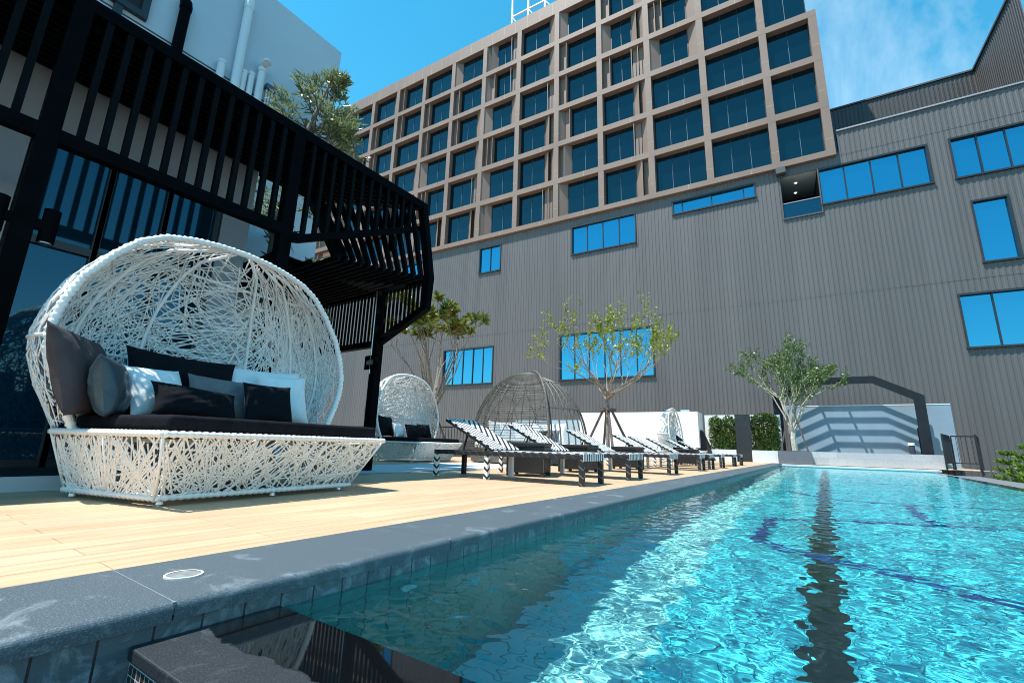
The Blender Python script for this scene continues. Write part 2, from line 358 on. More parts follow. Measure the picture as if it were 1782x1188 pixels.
class MB:
    def __init__(self):
        self.v = []; self.f = []; self.mi = []; self.cur = 0

    def quad(self, a, b, c, d):
        n = len(self.v); self.v += [tuple(a), tuple(b), tuple(c), tuple(d)]; self.f.append((n, n+1, n+2, n+3)); self.mi.append(self.cur)

    def tri(self, a, b, c):
        n = len(self.v); self.v += [tuple(a), tuple(b), tuple(c)]; self.f.append((n, n+1, n+2)); self.mi.append(self.cur)

    def hexa(self, p):
        n = len(self.v); self.v += [tuple(q) for q in p]
        for q in ((0, 3, 2, 1), (4, 5, 6, 7), (0, 1, 5, 4), (1, 2, 6, 5), (2, 3, 7, 6), (3, 0, 4, 7)):
            self.f.append(tuple(n+i for i in q)); self.mi.append(self.cur)

    def box(self, a, b):
        x0, y0, z0 = a; x1, y1, z1 = b
        self.hexa([(x0, y0, z0), (x1, y0, z0), (x1, y1, z0), (x0, y1, z0), (x0, y0, z1), (x1, y0, z1), (x1, y1, z1), (x0, y1, z1)])

    def fbox(self, u0, u1, D0, D1, z0, z1):
        """box in the facade frame"""
        P = [fc(u0, D0), fc(u1, D0), fc(u1, D1), fc(u0, D1)]
        self.hexa([(p.x, p.y, z0) for p in P] + [(p.x, p.y, z1) for p in P])

    def bar(self, p, q, w, h, up=(0, 0, 1)):
        p = Vector(p); q = Vector(q); d = (q-p).normalized(); up = Vector(up)
        s = d.cross(up)
        if s.length < 1e-4:
            s = d.cross(Vector((1, 0, 0)))
        s.normalize(); t = s.cross(d).normalized()
        s *= w/2; t *= h/2
        self.hexa([p-s-t, p+s-t, p+s+t, p-s+t, q-s-t, q+s-t, q+s+t, q-s+t])

    def tube(self, path, r, n=6, cap=True):
        """round tube, r a number or one radius per point"""
        path = [Vector(p) for p in path]; k = len(path)
        rr = r if isinstance(r, (list, tuple)) else [r]*k
        base = len(self.v)
        ref = Vector((0.31, 0.17, 0.93))
        for i, p in enumerate(path):
            d = (path[min(i+1, k-1)]-path[max(i-1, 0)])
            d = d.normalized() if d.length > 1e-9 else Vector((0, 0, 1))
            s = d.cross(ref)
            if s.length < 0.05:
                s = d.cross(Vector((1, 0, 0)))
            s.normalize(); t = d.cross(s)
            for j in range(n):
                a = 2*math.pi*j/n
                self.v.append(tuple(p + (s*math.cos(a)+t*math.sin(a))*rr[i]))
        for i in range(k-1):
            for j in range(n):
                j2 = (j+1) % n
                self.f.append((base+i*n+j, base+i*n+j2, base+(i+1)*n+j2, base+(i+1)*n+j)); self.mi.append(self.cur)
        if cap and n > 2:
            self.f.append(tuple(base+j for j in range(n))[::-1]); self.mi.append(self.cur)
            self.f.append(tuple(base+(k-1)*n+j for j in range(n))); self.mi.append(self.cur)

    def prism(self, poly, d):
        """polygon (list of 3-D points) extruded along vector d"""
        n = len(self.v); k = len(poly); d = Vector(d)
        self.v += [tuple(Vector(p)) for p in poly] + [tuple(Vector(p)+d) for p in poly]
        self.f.append(tuple(range(n, n+k))[::-1]); self.mi.append(self.cur)
        self.f.append(tuple(range(n+k, n+2*k))); self.mi.append(self.cur)
        for i in range(k):
            j = (i+1) % k
            self.f.append((n+i, n+j, n+k+j, n+k+i)); self.mi.append(self.cur)

    def build(self, name, mats, parent=None, smooth=False, local=False):
        me = bpy.data.meshes.new(name)
        v = self.v
        if parent is not None and not local:
            L = parent.location; o = parent
            if o.parent is not None:
                L = L + o.parent.location
            v = [(a[0]-L.x, a[1]-L.y, a[2]-L.z) for a in v]
        me.from_pydata(v, [], self.f)
        mats = mats if isinstance(mats, (list, tuple)) else [mats]
        for m in mats:
            me.materials.append(m)
        if len(mats) > 1:
            me.polygons.foreach_set('material_index', self.mi)
        if smooth:
            me.polygons.foreach_set('use_smooth', [True]*len(me.polygons))
        me.update()
        o = bpy.data.objects.new(name, me); COL.objects.link(o)
        if parent is not None:
            o.parent = parent
        return o


def fixn(o):
    import bmesh
    bm = bmesh.new(); bm.from_mesh(o.data); bmesh.ops.recalc_face_normals(bm, faces=bm.faces); bm.to_mesh(o.data); bm.free()
    return o


def bevel(o, w, seg=2):
    md = o.modifiers.new('bevel', 'BEVEL'); md.width = w; md.segments = seg; md.limit_method = 'ANGLE'
    return o


def tag(o, label, cat, group=None):
    o['label'] = label; o['category'] = cat
    if group:
        o['group'] = group
    return o


def thing(name, label, cat, loc=(0, 0, 0), rz=0.0, group=None):
    o = bpy.data.objects.new(name, None); COL.objects.link(o)
    o.location = loc; o.rotation_euler = (0, 0, rz); o.empty_display_size = 0.2
    return tag(o, label, cat, group)


def dup(root, loc, rz, label, group=None):
    r = root.copy(); COL.objects.link(r); r.location = loc; r.rotation_euler = (root.rotation_euler[0], root.rotation_euler[1], rz); r['label'] = label
    if group:
        r['group'] = group
    for ch in list(root.children):
        c = ch.copy(); COL.objects.link(c); c.parent = r
        for g in list(ch.children):
            d = g.copy(); COL.objects.link(d); d.parent = c
    return r


def struct(o, kind='structure'):
    o['kind'] = kind
    return o

# ================================================================== GROUND, DECK, POOL
m = MB(); m.quad((-700, -700, -1.6), (700, -700, -1.6), (700, 700, -1.6), (-700, 700, -1.6))
struct(m.build('ground', M_ground))

XI = lambda y: -1.455-0.018*y          # inner face of the pool wall
XO = lambda y: -1.92-0.018*y           # outer edge of the coping
YEND = 22.2
ZW = -0.09
ZF = -1.29
XR = 2.86
end = lambda x: YEND + 0.0696*(x-XI(YEND))      # far edge follows the facade

# deck: one slab left of the coping, one strip beyond the pool end
m = MB()
for ya, yb in ((-4, 5), (5, 14), (14, 24.0)):
    m.quad((XO(ya)-0.003, ya, -0.004), (XO(yb)-0.003, yb, -0.004), (-40, yb, -0.004), (-40, ya, -0.004))
m.quad((XO(24.0), 24.0, -0.004), (4.9, 24.0+0.5, -0.004), (4.9, 40, -0.004), (-40, 40, -0.004))
m.tri((XO(24.0), 24.0, -0.004), (-40, 40, -0.004), (-40, 24.0, -0.004))
struct(m.build('deck', M_deck))

# pale stone path beyond the lounge step
m = MB(); m.quad((-6.95, 2.75, 0.001), (-5.2, 2.75, 0.001), (-5.3, 11.0, 0.001), (-7.4, 11.0, 0.001))
struct(m.build('path', M_path))

# coping slabs with rounded nose
m = MB()


def coping_piece(a, b, xi, xo, zt, th=0.045):
    """slab between stations a and b (functions of y)"""
    prof = []
    for k in range(7):
        an = math.pi/2*k/6
        prof.append((0.022-0.022+0.02*math.sin(an)-0.02+0.012, zt-0.02+0.02*math.cos(an)))
    prof.append((0.012, zt-th))
    A = [(xo(a), a, zt-th), (xo(a), a, zt)] + [(xi(a)+dx, a, z) for dx, z in prof]
    B = [(xo(b), b, zt-th), (xo(b), b, zt)] + [(xi(b)+dx, b, z) for dx, z in prof]
    n = len(m.v); k = len(A); m.v += A+B
    m.f.append(tuple(range(n, n+k))); m.mi.append(0)
    m.f.append(tuple(range(n+k, n+2*k))[::-1]); m.mi.append(0)
    for i in range(k):
        j = (i+1) % k
        m.f.append((n+i, n+k+i, n+k+j, n+j)); m.mi.append(0)


ys = [-1.85, -0.72, 0.593]
while ys[-1] < 21:
    ys.append(ys[-1]+1.09)
ys[-1] = YEND+0.35
for a, b in zip(ys[:-1], ys[1:]):
    coping_piece(a+0.002, b-0.002, XI, XO, 0.0)
o = struct(fixn(m.build('pool_coping', M_coping)))
m = MB()
for a in ys[1:-1]:
    m.box((XO(a)+0.001, a-0.0045, -0.03), (XI(a)+0.008, a+0.0045, -0.0008))
struct(m.build('coping_joints', mat('joint_grout', (0.17, 0.205, 0.23), 0.85)))

# pool shell
m = MB()
m.cur = 0
for a, b in ((-2.2, 0.53), (0.53, 6), (6, 14), (14, YEND+0.1)):
    m.cur = 1 if a > 0 else 0
    m.quad((XI(a), a, ZF), (XI(b), b, ZF), (XI(b), b, ZW-0.03), (XI(a), a, ZW-0.03))
    m.cur = 0
    m.quad((XI(a), a, ZW-0.03), (XI(b), b, ZW-0.03), (XI(b), b, -0.045), (XI(a), a, -0.045))
wall = struct(m.build('pool_side', [M_walltile, M_walltile_w]))
wall.cycles.is_caustics_receiver = True
m = MB()
m.quad((XI(YEND), YEND, ZF), (XR+0.1, end(XR), ZF), (XR+0.1, end(XR), -0.05), (XI(YEND), YEND, -0.05))
m.quad((XR, -2, ZF), (XR, end(XR), ZF), (XR, end(XR), ZW-0.02), (XR, -2, ZW-0.02))
pe = struct(m.build('pool_end', M_walltile_e)); pe.cycles.is_caustics_receiver = True
m = MB()
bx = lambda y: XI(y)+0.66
m.quad((bx(0.7), 0.7, ZF), (XR, 0.7, ZF), (XR, end(XR), ZF), (bx(YEND), YEND, ZF))
fl = struct(m.build('pool_floor', M_floor)); fl.cycles.is_caustics_receiver = True
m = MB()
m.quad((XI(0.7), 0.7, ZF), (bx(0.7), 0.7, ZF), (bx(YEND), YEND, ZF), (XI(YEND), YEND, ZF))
fb = struct(m.build('pool_floor_border', M_floorb)); fb.cycles.is_caustics_receiver = True  # paler strip stands in for the bright band in the water


def strip(m, pts, w, z):
    for (x0, y0), (x1, y1) in zip(pts[:-1], pts[1:]):
        d = Vector((x1-x0, y1-y0, 0)).normalized(); s = Vector((-d.y, d.x, 0))*w/2; e = d*w*0.3
        a = Vector((x0, y0, z))-e; b = Vector((x1, y1, z))+e
        m.quad(a-s, b-s, b+s, a+s)
        z += 0.0006


m = MB()
m.quad((-0.185, 0.92, ZF+0.004), (-0.015, 0.92, ZF+0.004), (-0.27, 21.0, ZF+0.004), (-0.44, 21.0, ZF+0.004))
o = struct(m.build('lane_line', M_lane)); o.cycles.is_caustics_receiver = True
m = MB()
strip(m, [(-0.62, 4.55), (0.01, 4.25), (0.75, 3.80), (1.7, 3.3)], 0.10, ZF+0.008)
strip(m, [(-0.60, 4.50), (-0.62, 5.75), (0.16, 6.15), (0.80, 6.38), (2.6, 6.9)], 0.09, ZF+0.0115)
strip(m, [(-0.66, 9.05), (-0.08, 8.15), (0.71, 8.2), (1.53, 8.46), (2.7, 8.8)], 0.09, ZF+0.015)
strip(m, [(0.71, 8.06), (0.73, 6.55)], 0.09, ZF+0.0185)
strip(m, [(-1.0, 12.6), (0.3, 12.9), (2.7, 13.6)], 0.10, ZF+0.02)
o = struct(m.build('blue_floor_lines', M_blueline)); o.cycles.is_caustics_receiver = True

# ledge at the near left, with pooled water on it
m = MB()
m.prism([(XI(0.52)-0.0, 0.512, ZW+0.008), (XR-0.02, 0.56, ZW+0.008), (XR-0.02, 0.93, ZW+0.008), (XI(0.9), 0.895, ZW+0.008)], (0, 0, -0.03))
led = fixn(m.build('pool_ledge', M_ledge)); bevel(led, 0.004); struct(led)
m = MB(); m.hexa([(XI(0.52), 0.52, ZF), (XR-0.02, 0.568, ZF), (XR-0.02, 0.92, ZF), (XI(.9), 0.885, ZF)] + [(XI(0.52), 0.52, ZW-0.0225), (XR-0.02, 0.568, ZW-0.0225), (XR-0.02, 0.92, ZW-0.0225), (XI(.9), 0.885, ZW-0.0225)])
struct(m.build('ledge_side', M_mosaic))

m = MB(); m.box((XI(-2.2), -2.2, -0.75), (XR, 0.519, -0.62)); struct(m.build('spa_floor', M_pillar))
# water surface: real small waves
nx, ny = 400, 1250
xs = np.linspace(0, 1, nx); yy = 0.91 + (np.linspace(0, 1, ny)**1.75)*(YEND-0.91)
Xg = np.zeros((ny, nx)); Yg = np.zeros((ny, nx))
for j, y in enumerate(yy):
    x0 = XI(y)-0.004; x1 = XR+0.012
    Xg[j] = x0 + (x1-x0)*xs
    t = max(0, (y-20.5)/(YEND-20.5))
    Yg[j] = y + t*(0.0696*(Xg[j]-XI(YEND)))
Zg = np.zeros_like(Xg)
nr = np.random.RandomState(3)
for k in range(60):
    lam = 0.042*(1.9**(nr.rand()*2.9)); a = nr.rand()*2*math.pi
    kx, ky = math.cos(a)*2*math.pi/lam, math.sin(a)*2*math.pi/lam
    amp = 0.0086*lam/(2*math.pi)*(0.6+0.8*nr.rand())
    ph = nr.rand()*6.28
    w1 = 0.25*np.sin(Xg*nr.uniform(1, 4)+Yg*nr.uniform(1, 3)+nr.rand()*6)
    Zg += amp*np.sin(kx*Xg+ky*Yg+ph+w1*2)
Zg += ZW
verts = np.stack([Xg, Yg, Zg], -1).reshape(-1, 3).tolist()
faces = [(j*nx+i, j*nx+i+1, (j+1)*nx+i+1, (j+1)*nx+i) for j in range(ny-1) for i in range(nx-1)]
me = bpy.data.meshes.new('water'); me.from_pydata(verts, [], faces); me.materials.append(M_water)
me.polygons.foreach_set('use_smooth', [True]*len(faces)); me.update()
water = bpy.data.objects.new('water', me); COL.objects.link(water); struct(water)
water.cycles.is_caustics_caster = True

# far edge slab and the overflow edge on the right
m = MB()
for i in range(6):
    xa = XI(YEND)+0.02 + (XR+0.2-XI(YEND))*i/6; xb = XI(YEND)+0.02 + (XR+0.2-XI(YEND))*(i+1)/6
    m.hexa([(xa, end(xa)-0.012, -0.06), (xb-0.003, end(xb)-0.012, -0.06), (xb-0.003, end(xb)+0.6, -0.06), (xa, end(xa)+0.6, -0.06),
            (xa, end(xa)-0.012, 0.0), (xb-0.003, end(xb)-0.012, 0.0), (xb-0.003, end(xb)+0.6, 0.0), (xa, end(xa)+0.6, 0.0)])
struct(m.build('pool_end_coping', mat('pale_coping', (0.55, 0.58, 0.60), 0.6, 0, 0.1, 3)))
m = MB()
m.box((XR, -2, -1.3), (XR+0.16, end(XR)+0.3, ZW-0.004))
m.box((XR+0.165, 1, -1.3), (XR+0.95, 21.5, -0.13))
struct(m.build('overflow_edge', M_greystone))

# fittings
t = thing('deck_drain', 'round white-rimmed fitting set into the dark coping stone', 'drain', (-1.705, 0.705, 0))
m = MB()
for r0, r1, z, idx in ((0.043, 0.050, 0.0035, 0),):
    pass
def ring(m, c, r0, r1, z0, z1, n=40):
    c = Vector(c)
    for i in range(n):
        a, b = 2*math.pi*i/n, 2*math.pi*(i+1)/n
        P = lambda r, an, z: (c.x+r*math.cos(an), c.y+r*math.sin(an), z)
        m.quad(P(r0, a, z1), P(r1, a, z1), P(r1, b, z1), P(r0, b, z1))
        m.quad(P(r1, a, z0), P(r1, b, z0), P(r1, b, z1), P(r1, a, z1))
def disc(m, c, r, z0, z1, n=36):
    m.prism([(c[0]+r*math.cos(2*math.pi*i/n), c[1]+r*math.sin(2*math.pi*i/n), z0) for i in range(n)], (0, 0, z1-z0))
ring(m, (-1.705, 0.705, 0), 0.045, 0.052, 0.0, 0.0045); m.build('rim', mat('cream_plastic', (0.7, 0.68, 0.6), 0.5), t)
m = MB(); disc(m, (-1.705, 0.705), 0.0445, -0.004, 0.003); fixn(m.build('lid', mat('grey_lid', (0.19, 0.20, 0.20), 0.6, 0, 0.3, 30), t))
t = thing('pool_inlet', 'round white inlet fitting under water on the tiled pool wall', 'inlet', (XI(1.44), 1.44, -0.29))
m = MB(); m.tube([(XI(1.44)-0.01, 1.44, -0.29), (XI(1.44)+0.012, 1.44, -0.29)], 0.04, 24); m.build('face_plate', M_pipew, t)
m = MB(); m.tube([(XI(1.44)+0.010, 1.44, -0.29), (XI(1.44)+0.016, 1.44, -0.29)], 0.015, 16); m.build('nozzle', M_steel, t)

# ================================================================== LOUNGE AND ITS STEP (left)
m = MB(); m.box((-6.2, -4, 0.0), (-4.875, 2.72, 0.098)); m.cur = 1
m.box((-4.873, -4, -0.002), (-4.85, 2.74, 0.104))
struct(m.build('terrace_step', [M_step, M_riser]))

XL = -6.2
L = thing('lounge_building', 'low white rendered lounge with tall dark glazing behind the nearest white daybed', 'building', (XL, 0, 0))
GY = [(-2.6, -1.45), (-1.35, -0.1), (0.60, 1.155), (1.215, 1.695), (1.755, 2.225)]     # glazed bays
ZT = 3.30
m = MB()
m.box((XL-0.25, -5, 0.099), (XL, -2.7, 4.06)); m.box((XL-0.25, -0.02, 0.099), (XL, 0.53, 4.06))
m.box((XL-0.25, 2.30, 0.0), (XL, 2.633, 4.06))
m.box((XL-0.25, -2.7, ZT+0.06), (XL, -0.02, 4.06)); m.box((XL-0.25, 0.53, ZT+0.06), (XL, 2.30, 4.06))
m.box((-12, 2.40, 0.0), (XL-0.25, 2.633, 4.06))
m.box((-12, -5, 4.06), (XL, 2.633, 4.16))
m.build('wall', M_lounge, L)
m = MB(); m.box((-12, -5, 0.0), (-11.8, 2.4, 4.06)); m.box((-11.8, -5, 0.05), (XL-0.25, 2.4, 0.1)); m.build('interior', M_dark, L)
for a, b in GY:
    f = MB()
    f.box((XL-0.10, a-0.05, 0.10), (XL-0.01, a, ZT+0.06)); f.box((XL-0.10, b, 0.10), (XL-0.01, b+0.055, ZT+0.06))
    f.box((XL-0.10, a, ZT), (XL-0.01, b, ZT+0.06)); f.box((XL-0.10, a, 2.22), (XL-0.012, b, 2.30)); f.box((XL-0.10, a, 0.10), (XL-0.01, b, 0.17))
    w = f.build('window', M_frame, L)
    g = MB(); g.box((XL-0.07, a, 0.17), (XL-0.055, b, ZT)); pane = g.build('pane', M_glass_lounge); pane.parent = w
    pane.location = -w.location
    pane.data.transform(Matrix.Translation(-Vector(L.location)))

# ================================================================== PERGOLA (left)
XP = -5.0
P = thing('slatted_pergola', 'black steel pergola of vertical slats folding down towards the frangipani tree', 'pergola', (XP, 2.0, 0))
ZTOP, ZLOW = 4.175, 2.76
bw = 0.10
m = MB(); m.box((XP-bw, -3.6, ZTOP-0.12), (XP, 4.60, ZTOP)); m.build('top_beam', M_black, P)
m = MB(); m.box((XP-bw, -3.6, ZLOW-0.02), (XP, 2.47, ZLOW+0.10)); m.build('lower_beam', M_black, P)
m = MB()
m.prism([(XP-bw, 2.60, 2.70), (XP-bw, 2.73, 2.73), (XP-bw, 4.60, 3.66), (XP-bw, 4.60, 3.75), (XP-bw, 2.73, 2.83), (XP-bw, 2.60, 2.80)], (bw, 0, 0))
fixn(m.build('lower_beam', M_black, P))
for ya, yb in ((0.448, 0.578), (2.463, 2.603)):
    z0 = 0.098
    m = MB(); m.box((XP-0.135, ya, z0), (XP+0.004, yb, ZTOP-0.002)); bevel(m.build('post', M_black, P), 0.004)
m = MB()
ycs = [0.70+0.15*k for k in range(12)] + [0.312, 0.175, 0.03, -0.12, -0.27, -0.42, -0.57, -0.72, -0.87, -1.02, -1.17, -1.32, -1.47, -1.62]
for y in ycs:
    m.box((XP-0.075, y-0.025, ZLOW+0.09), (XP-0.012, y+0.025, ZTOP-0.11))
m.build('slat_panel', M_slat, P)
m = MB()
for k in range(10):
    y = 2.74+0.149*k
    if y > 4.5:
        break
    zb = 2.79+(y-2.73)*(3.72-2.79)/1.87
    m.box((XP-0.075, y-0.022, zb), (XP-0.012, y+0.022, ZTOP-0.11))
for y in (4.23, 4.38):
    zb = 2.79+(y-2.73)*(3.72-2.79)/1.87
    m.box((XP-0.075, y-0.022, zb), (XP-0.012, y+0.022, ZTOP-0.11))
m.build('slat_panel', M_slat, P)
# upper roof: boards on slats running along the terrace; its far edge is cut on the slant
Ua = Vector((-6.22, 3.42, 4.07)); Ub = Vector((-5.02, 4.57, 4.10))
yedge = lambda x: Ua.y+(x-Ua.x)*(Ub.y-Ua.y)/(Ub.x-Ua.x)
m = MB()
m.prism([(-6.19, -3.6, 4.085), (XP-bw, -3.6, 4.085), (XP-bw, yedge(XP-bw), 4.085), (-6.19, yedge(-6.19), 4.085)], (0, 0, 0.04))
x = -6.15
while x < -5.13:
    m.box((x, -3.55, 4.0), (x+0.04, yedge(x)-0.03, 4.084)); x += 0.095
fixn(m.build('roof', M_slat, P))
m = MB(); m.bar((-6.22, 2.66, 4.05), Ua, 0.07, 0.10); m.bar(Ua+Vector((0, .03, 0)), Ub+Vector((0, .03, -.01)), 0.08, 0.12); m.build('edge_beam', M_black, P)
# leaning slats from the slanted edge down to the ends of the lower roof slats
Ta = Vector((-5.40, 2.98, 2.86)); Tm = Vector((-5.256, 3.46, 2.84)); Tb = Vector((-4.753, 4.59, 2.84))
tips = []
NT = 13
for k in range(NT):
    t = k/(NT-1)
    q = Vector((-5.27, 3.40, 2.84)).lerp(Tb, t); q.x += -0.10*math.sin(math.pi*t)*0.4
    tips.append(q)
m = MB()
for k, q in enumerate(tips[:-1]):
    t = k/(NT-1)
    m.bar(Ua.lerp(Ub, t), q, 0.045 if k else 0.11, 0.07 if k else 0.12, (1, 0, 0))
m.build('leaning_slats', M_slat, P)
m = MB()
for k, q in enumerate(tips[:-1]):
    m.box((-9.4, q.y-0.022, q.z-0.05), (q.x+0.02, q.y+0.022, q.z+0.03))
for k in range(5):
    m.box((-9.4, 3.3-k*0.1-0.022, 2.79), (-5.75-0.32*k, 3.3-k*0.1+0.022, 2.87))
m.box((-9.4, 2.9, 2.872), (-6.0, 4.6, 2.90))
m.build('lower_roof', M_slat, P)
# end ring
YE = 4.60
m = MB()
ringp = [(XP-0.0, ZTOP), (-4.735, 2.86), (-4.77, 2.36), (-5.80, 1.915)]
inn = [(XP-0.10, ZTOP-0.12), (-4.85, 2.84), (-4.875, 2.42), (-5.82, 2.01)]
for i in range(3):
    a, b, c, d = ringp[i], ringp[i+1], inn[i+1], inn[i]
    m.prism([(a[0], YE, a[1]), (b[0], YE, b[1]), (c[0], YE, c[1]), (d[0], YE, d[1])], (0, 0.10, 0))
m.box((-9.4, YE, 1.90), (-5.80, YE+0.10, 1.995))
m.box((-9.4, YE+0.002, 2.78), (-4.80, YE+0.098, 2.90))
fixn(m.build('end_frame', M_black, P))
m = MB()
x = -9.3
while x < -4.85:
    zb = 1.98 if x < -5.82 else 1.98+(x+5.82)*(2.40-1.98)/0.95
    m.box((x-0.026, YE+0.02, zb), (x+0.026, YE+0.03, 2.79)); x += 0.09
m.build('end_slat_panel', M_slat, P)
m = MB(); m.box((-5.885, YE-0.035, 0.0), (-5.755, YE+0.095, 2.79)); bevel(m.build('post', M_black, P), 0.004)
m = MB(); m.tube([(-5.85, YE-0.05, 1.45), (-5.85, YE-0.05, 2.80)], 0.012, 8); m.build('conduit', M_steel, P)
m = MB(); m.box((-5.98, YE-0.06, 1.52), (-5.66, YE-0.037, 1.74)); jb = m.build('mounting_plate', M_black, P)
m = MB(); m.box((-5.90, YE-0.085, 1.59), (-5.78, YE-0.061, 1.66)); g = m.build('junction_box', M_steel, P)
# cylinder lamps on the near post
for y0, ys_, lab in ((0.66, 1, 'black cylinder wall lamp on the right side of the nearest pergola post'), (0.37, -1, 'black cylinder wall lamp on the left side of the nearest pergola post')):
    lm = thing('wall_lamp', lab, 'lamp', (XP-0.04, y0, 2.03), 0, 'cylinder lamps on the pergola post')
    m = MB(); m.tube([(XP-0.03, y0, 1.89), (XP-0.03, y0, 2.17)], 0.052, 24); m.build('lamp_body', M_black, lm)
    m = MB(); m.tube([(XP-0.03, y0, 1.882), (XP-0.03, y0, 1.892)], 0.045, 24); m.build('lens', M_steel, lm)
    m = MB(); m.box((XP-0.06, min(y0-ys_*0.04, y0-ys_*0.085), 1.99), (XP-0.0, max(y0-ys_*0.04, y0-ys_*0.085), 2.06)); m.build('bracket', M_black, lm)
sp = thing('spot_lamp', 'small black spotlight hanging under the folded end of the pergola', 'lamp', (-5.2, 4.2, 3.35))
m = MB(); m.tube([(-5.2, 4.2, 3.40), (-5.2, 4.2, 3.22)], 0.035, 12); m.build('lamp_body', M_black, sp)
m = MB(); m.tube([(-5.2, 4.2, 3.40), (-5.42, 4.25, 3.95)], 0.008, 6); m.build('hanger', M_steel, sp)

# ================================================================== PALE BUILDING BEHIND THE LOUNGE
XB = -8.0
B = thing('pale_building', 'tall blank pale building with drain pipes rising behind the pergola roof', 'building', (XB, 0, 0))
m = MB(); m.box((-24, -22, -1.5), (XB, 4.655, 8.69)); m.build('wall', M_bluewall, B)
m = MB(); m.box((XB, -22, 6.455), (XB+0.012, 4.66, 6.475)); m.box((XB, -22, 6.35), (XB+0.03, 4.66, 6.38)); m.build('groove_trim', M_trim, B)
f = MB(); y0, y1, z0, z1 = -0.6, 1.46, 6.60, 8.3
f.box((XB, y0, z0-0.05), (XB+0.08, y1, z0+0.05)); f.box((XB, y0, z1-0.05), (XB+0.08, y1, z1+0.05)); f.box((XB, y1-0.09, z0+0.05), (XB+0.078, y1, z1-0.05)); f.box((XB, y0, z0+.05), (XB+0.078, y0+0.09, z1-.05))
f.box((XB, 1.08, 6.35), (XB+0.06, 1.18, 6.56)); w = f.build('window', M_frame, B)
g = MB(); g.box((XB+0.01, y0+0.09, z0+0.05), (XB+0.03, y1-0.09, z1-0.05)); pn = g.build('pane', M_dark); pn.data.transform(Matrix.Translation(-Vector(B.location))); pn.parent = w


def pipe(y, z0, z1, r, m_, elbow=None, name='drain_pipe'):
    q = MB(); x = XB+r+0.03
    pts = [(x, y, z0), (x, y, z1)]
    if elbow == 'in':
        pts += [(x, y, z1+r*0.6), (x-r*1.2, y, z1+r*1.3)]
    if elbow == 'out':
        pts += [(x, y, z1+r*0.7), (x+r*0.9, y, z1+r*1.5), (x+r*2.0, y, z1+r*1.3), (x+r*2.4, y, z1+r*0.6)]
    q.tube(pts, r, 16)
    q.tube([(x, y, z0+(z1-z0)*0.93), (x, y, z1)], r*1.13, 16)
    q.build(name, m_, B, smooth=False)


pipe(1.87, 6.0, 7.20, 0.075, M_black, 'in')
pipe(2.74, 6.0, 8.10, 0.072, M_pipew, 'in')
pipe(2.50, 6.0, 6.66, 0.06, M_pipew)
pipe(2.86, 6.0, 6.75, 0.05, M_pipew); pipe(2.98, 6.0, 6.80, 0.05, M_pipew)
pipe(3.13, 6.0, 7.0, 0.065, M_pipew, 'out', 'vent_pipe')
for y in (3.28, 3.33, 3.38):
    pipe(y, 6.0, 6.70, 0.018, M_pipew, None, 'thin_pipe')
q = MB(); q.box((XB+0.02, 3.24, 6.69), (XB+0.12, 3.42, 6.78)); q.build('pipe_bracket', mat('blue_bracket', (0.06, 0.10, 0.2), 0.5), B)

# ================================================================== RIBBED GREY BUILDING
DC = 30.0
C = thing('grey_clad_building', 'huge grey ribbed metal building with blue windows across the background', 'building', tuple(fc(0, DC)))
PITCH = 0.235


HOLES = []


def ribbed(m, u0, u1, z0, z1, D, depth=0.019):
    """ribbed sheet with the window openings left out"""
    k = math.floor(u0/PITCH); us = []
    prof = ((0.0, 0.0), (0.40, 0.0), (0.52, -depth), (0.88, -depth), (1.0, 0.0))

    def off(u):
        f = u/PITCH-math.floor(u/PITCH)
        for (a, da), (b, db) in zip(prof[:-1], prof[1:]):
            if a <= f <= b:
                return da+(db-da)*(f-a)/(b-a)
        return 0.0
    while k*PITCH < u1:
        for a, d in prof[:-1]:
            uu = (k+a)*PITCH
            if u0 < uu < u1:
                us.append(uu)
        k += 1
    hs = [h_ for h_ in HOLES if h_[0] < u1 and h_[1] > u0 and h_[2] < z1 and h_[3] > z0]
    for h_ in hs:
        us += [q for q in h_[:2] if u0 < q < u1]
    us = sorted(set([u0, u1]+us))
    for ua, ub in zip(us[:-1], us[1:]):
        if ub-ua < 1e-5:
            continue
        a = fc(ua, D+off(ua+1e-6)); b = fc(ub, D+off(ub-1e-6)); mid = (ua+ub)/2
        cuts = sorted([(max(z0, h_[2]), min(z1, h_[3])) for h_ in hs if h_[0] < mid < h_[1]])
        zz = z0
        for c0, c1 in cuts+[(z1, z1)]:
            if c0 > zz:
                m.quad((a.x, a.y, zz), (b.x, b.y, zz), (b.x, b.y, c0), (a.x, a.y, c0))
            zz = max(zz, c1)


CW = [(0.100, 0.2635, 0.4745, 0.5515, 4), (0.294, 0.47, 0.4735, 0.552, 5), (0.3055, 0.350, 0.3165, 0.4275, 1), (0.2665, 0.43, 0.1755, 0.2665, 4),
      (-0.1785, -0.012, 0.522, 0.554, [0.12, 0.49, 0.87]), (-0.4275, -0.2645, 0.473, 0.5495, 4), (-0.711, -0.6405, 0.471, 0.5485, 2), (-1.0, -0.93, 0.471, 0.5485, 2),
      (-0.820, -0.6535, 0.1585, 0.258, 5), (-0.459, -0.2345, 0.1565, 0.2675, 6)]
HOLES = [(q[0]*DC, q[1]*DC, q[2]*DC+0.42, q[3]*DC+0.42) for q in CW]
s = DC
m = MB()
Zs1, Zs2, Zp = 0.2915*s+0.42, 0.572*s+0.42, 0.623*s+0.42
UL, UR = -1.9*s, 0.75*s
bu0, bu1, bz0, bz1 = 0.0345*s, 0.098*s, 0.4605*s+0.42, 0.552*s+0.42
ribbed(m, UL, UR, -1.55, Zs1, DC)
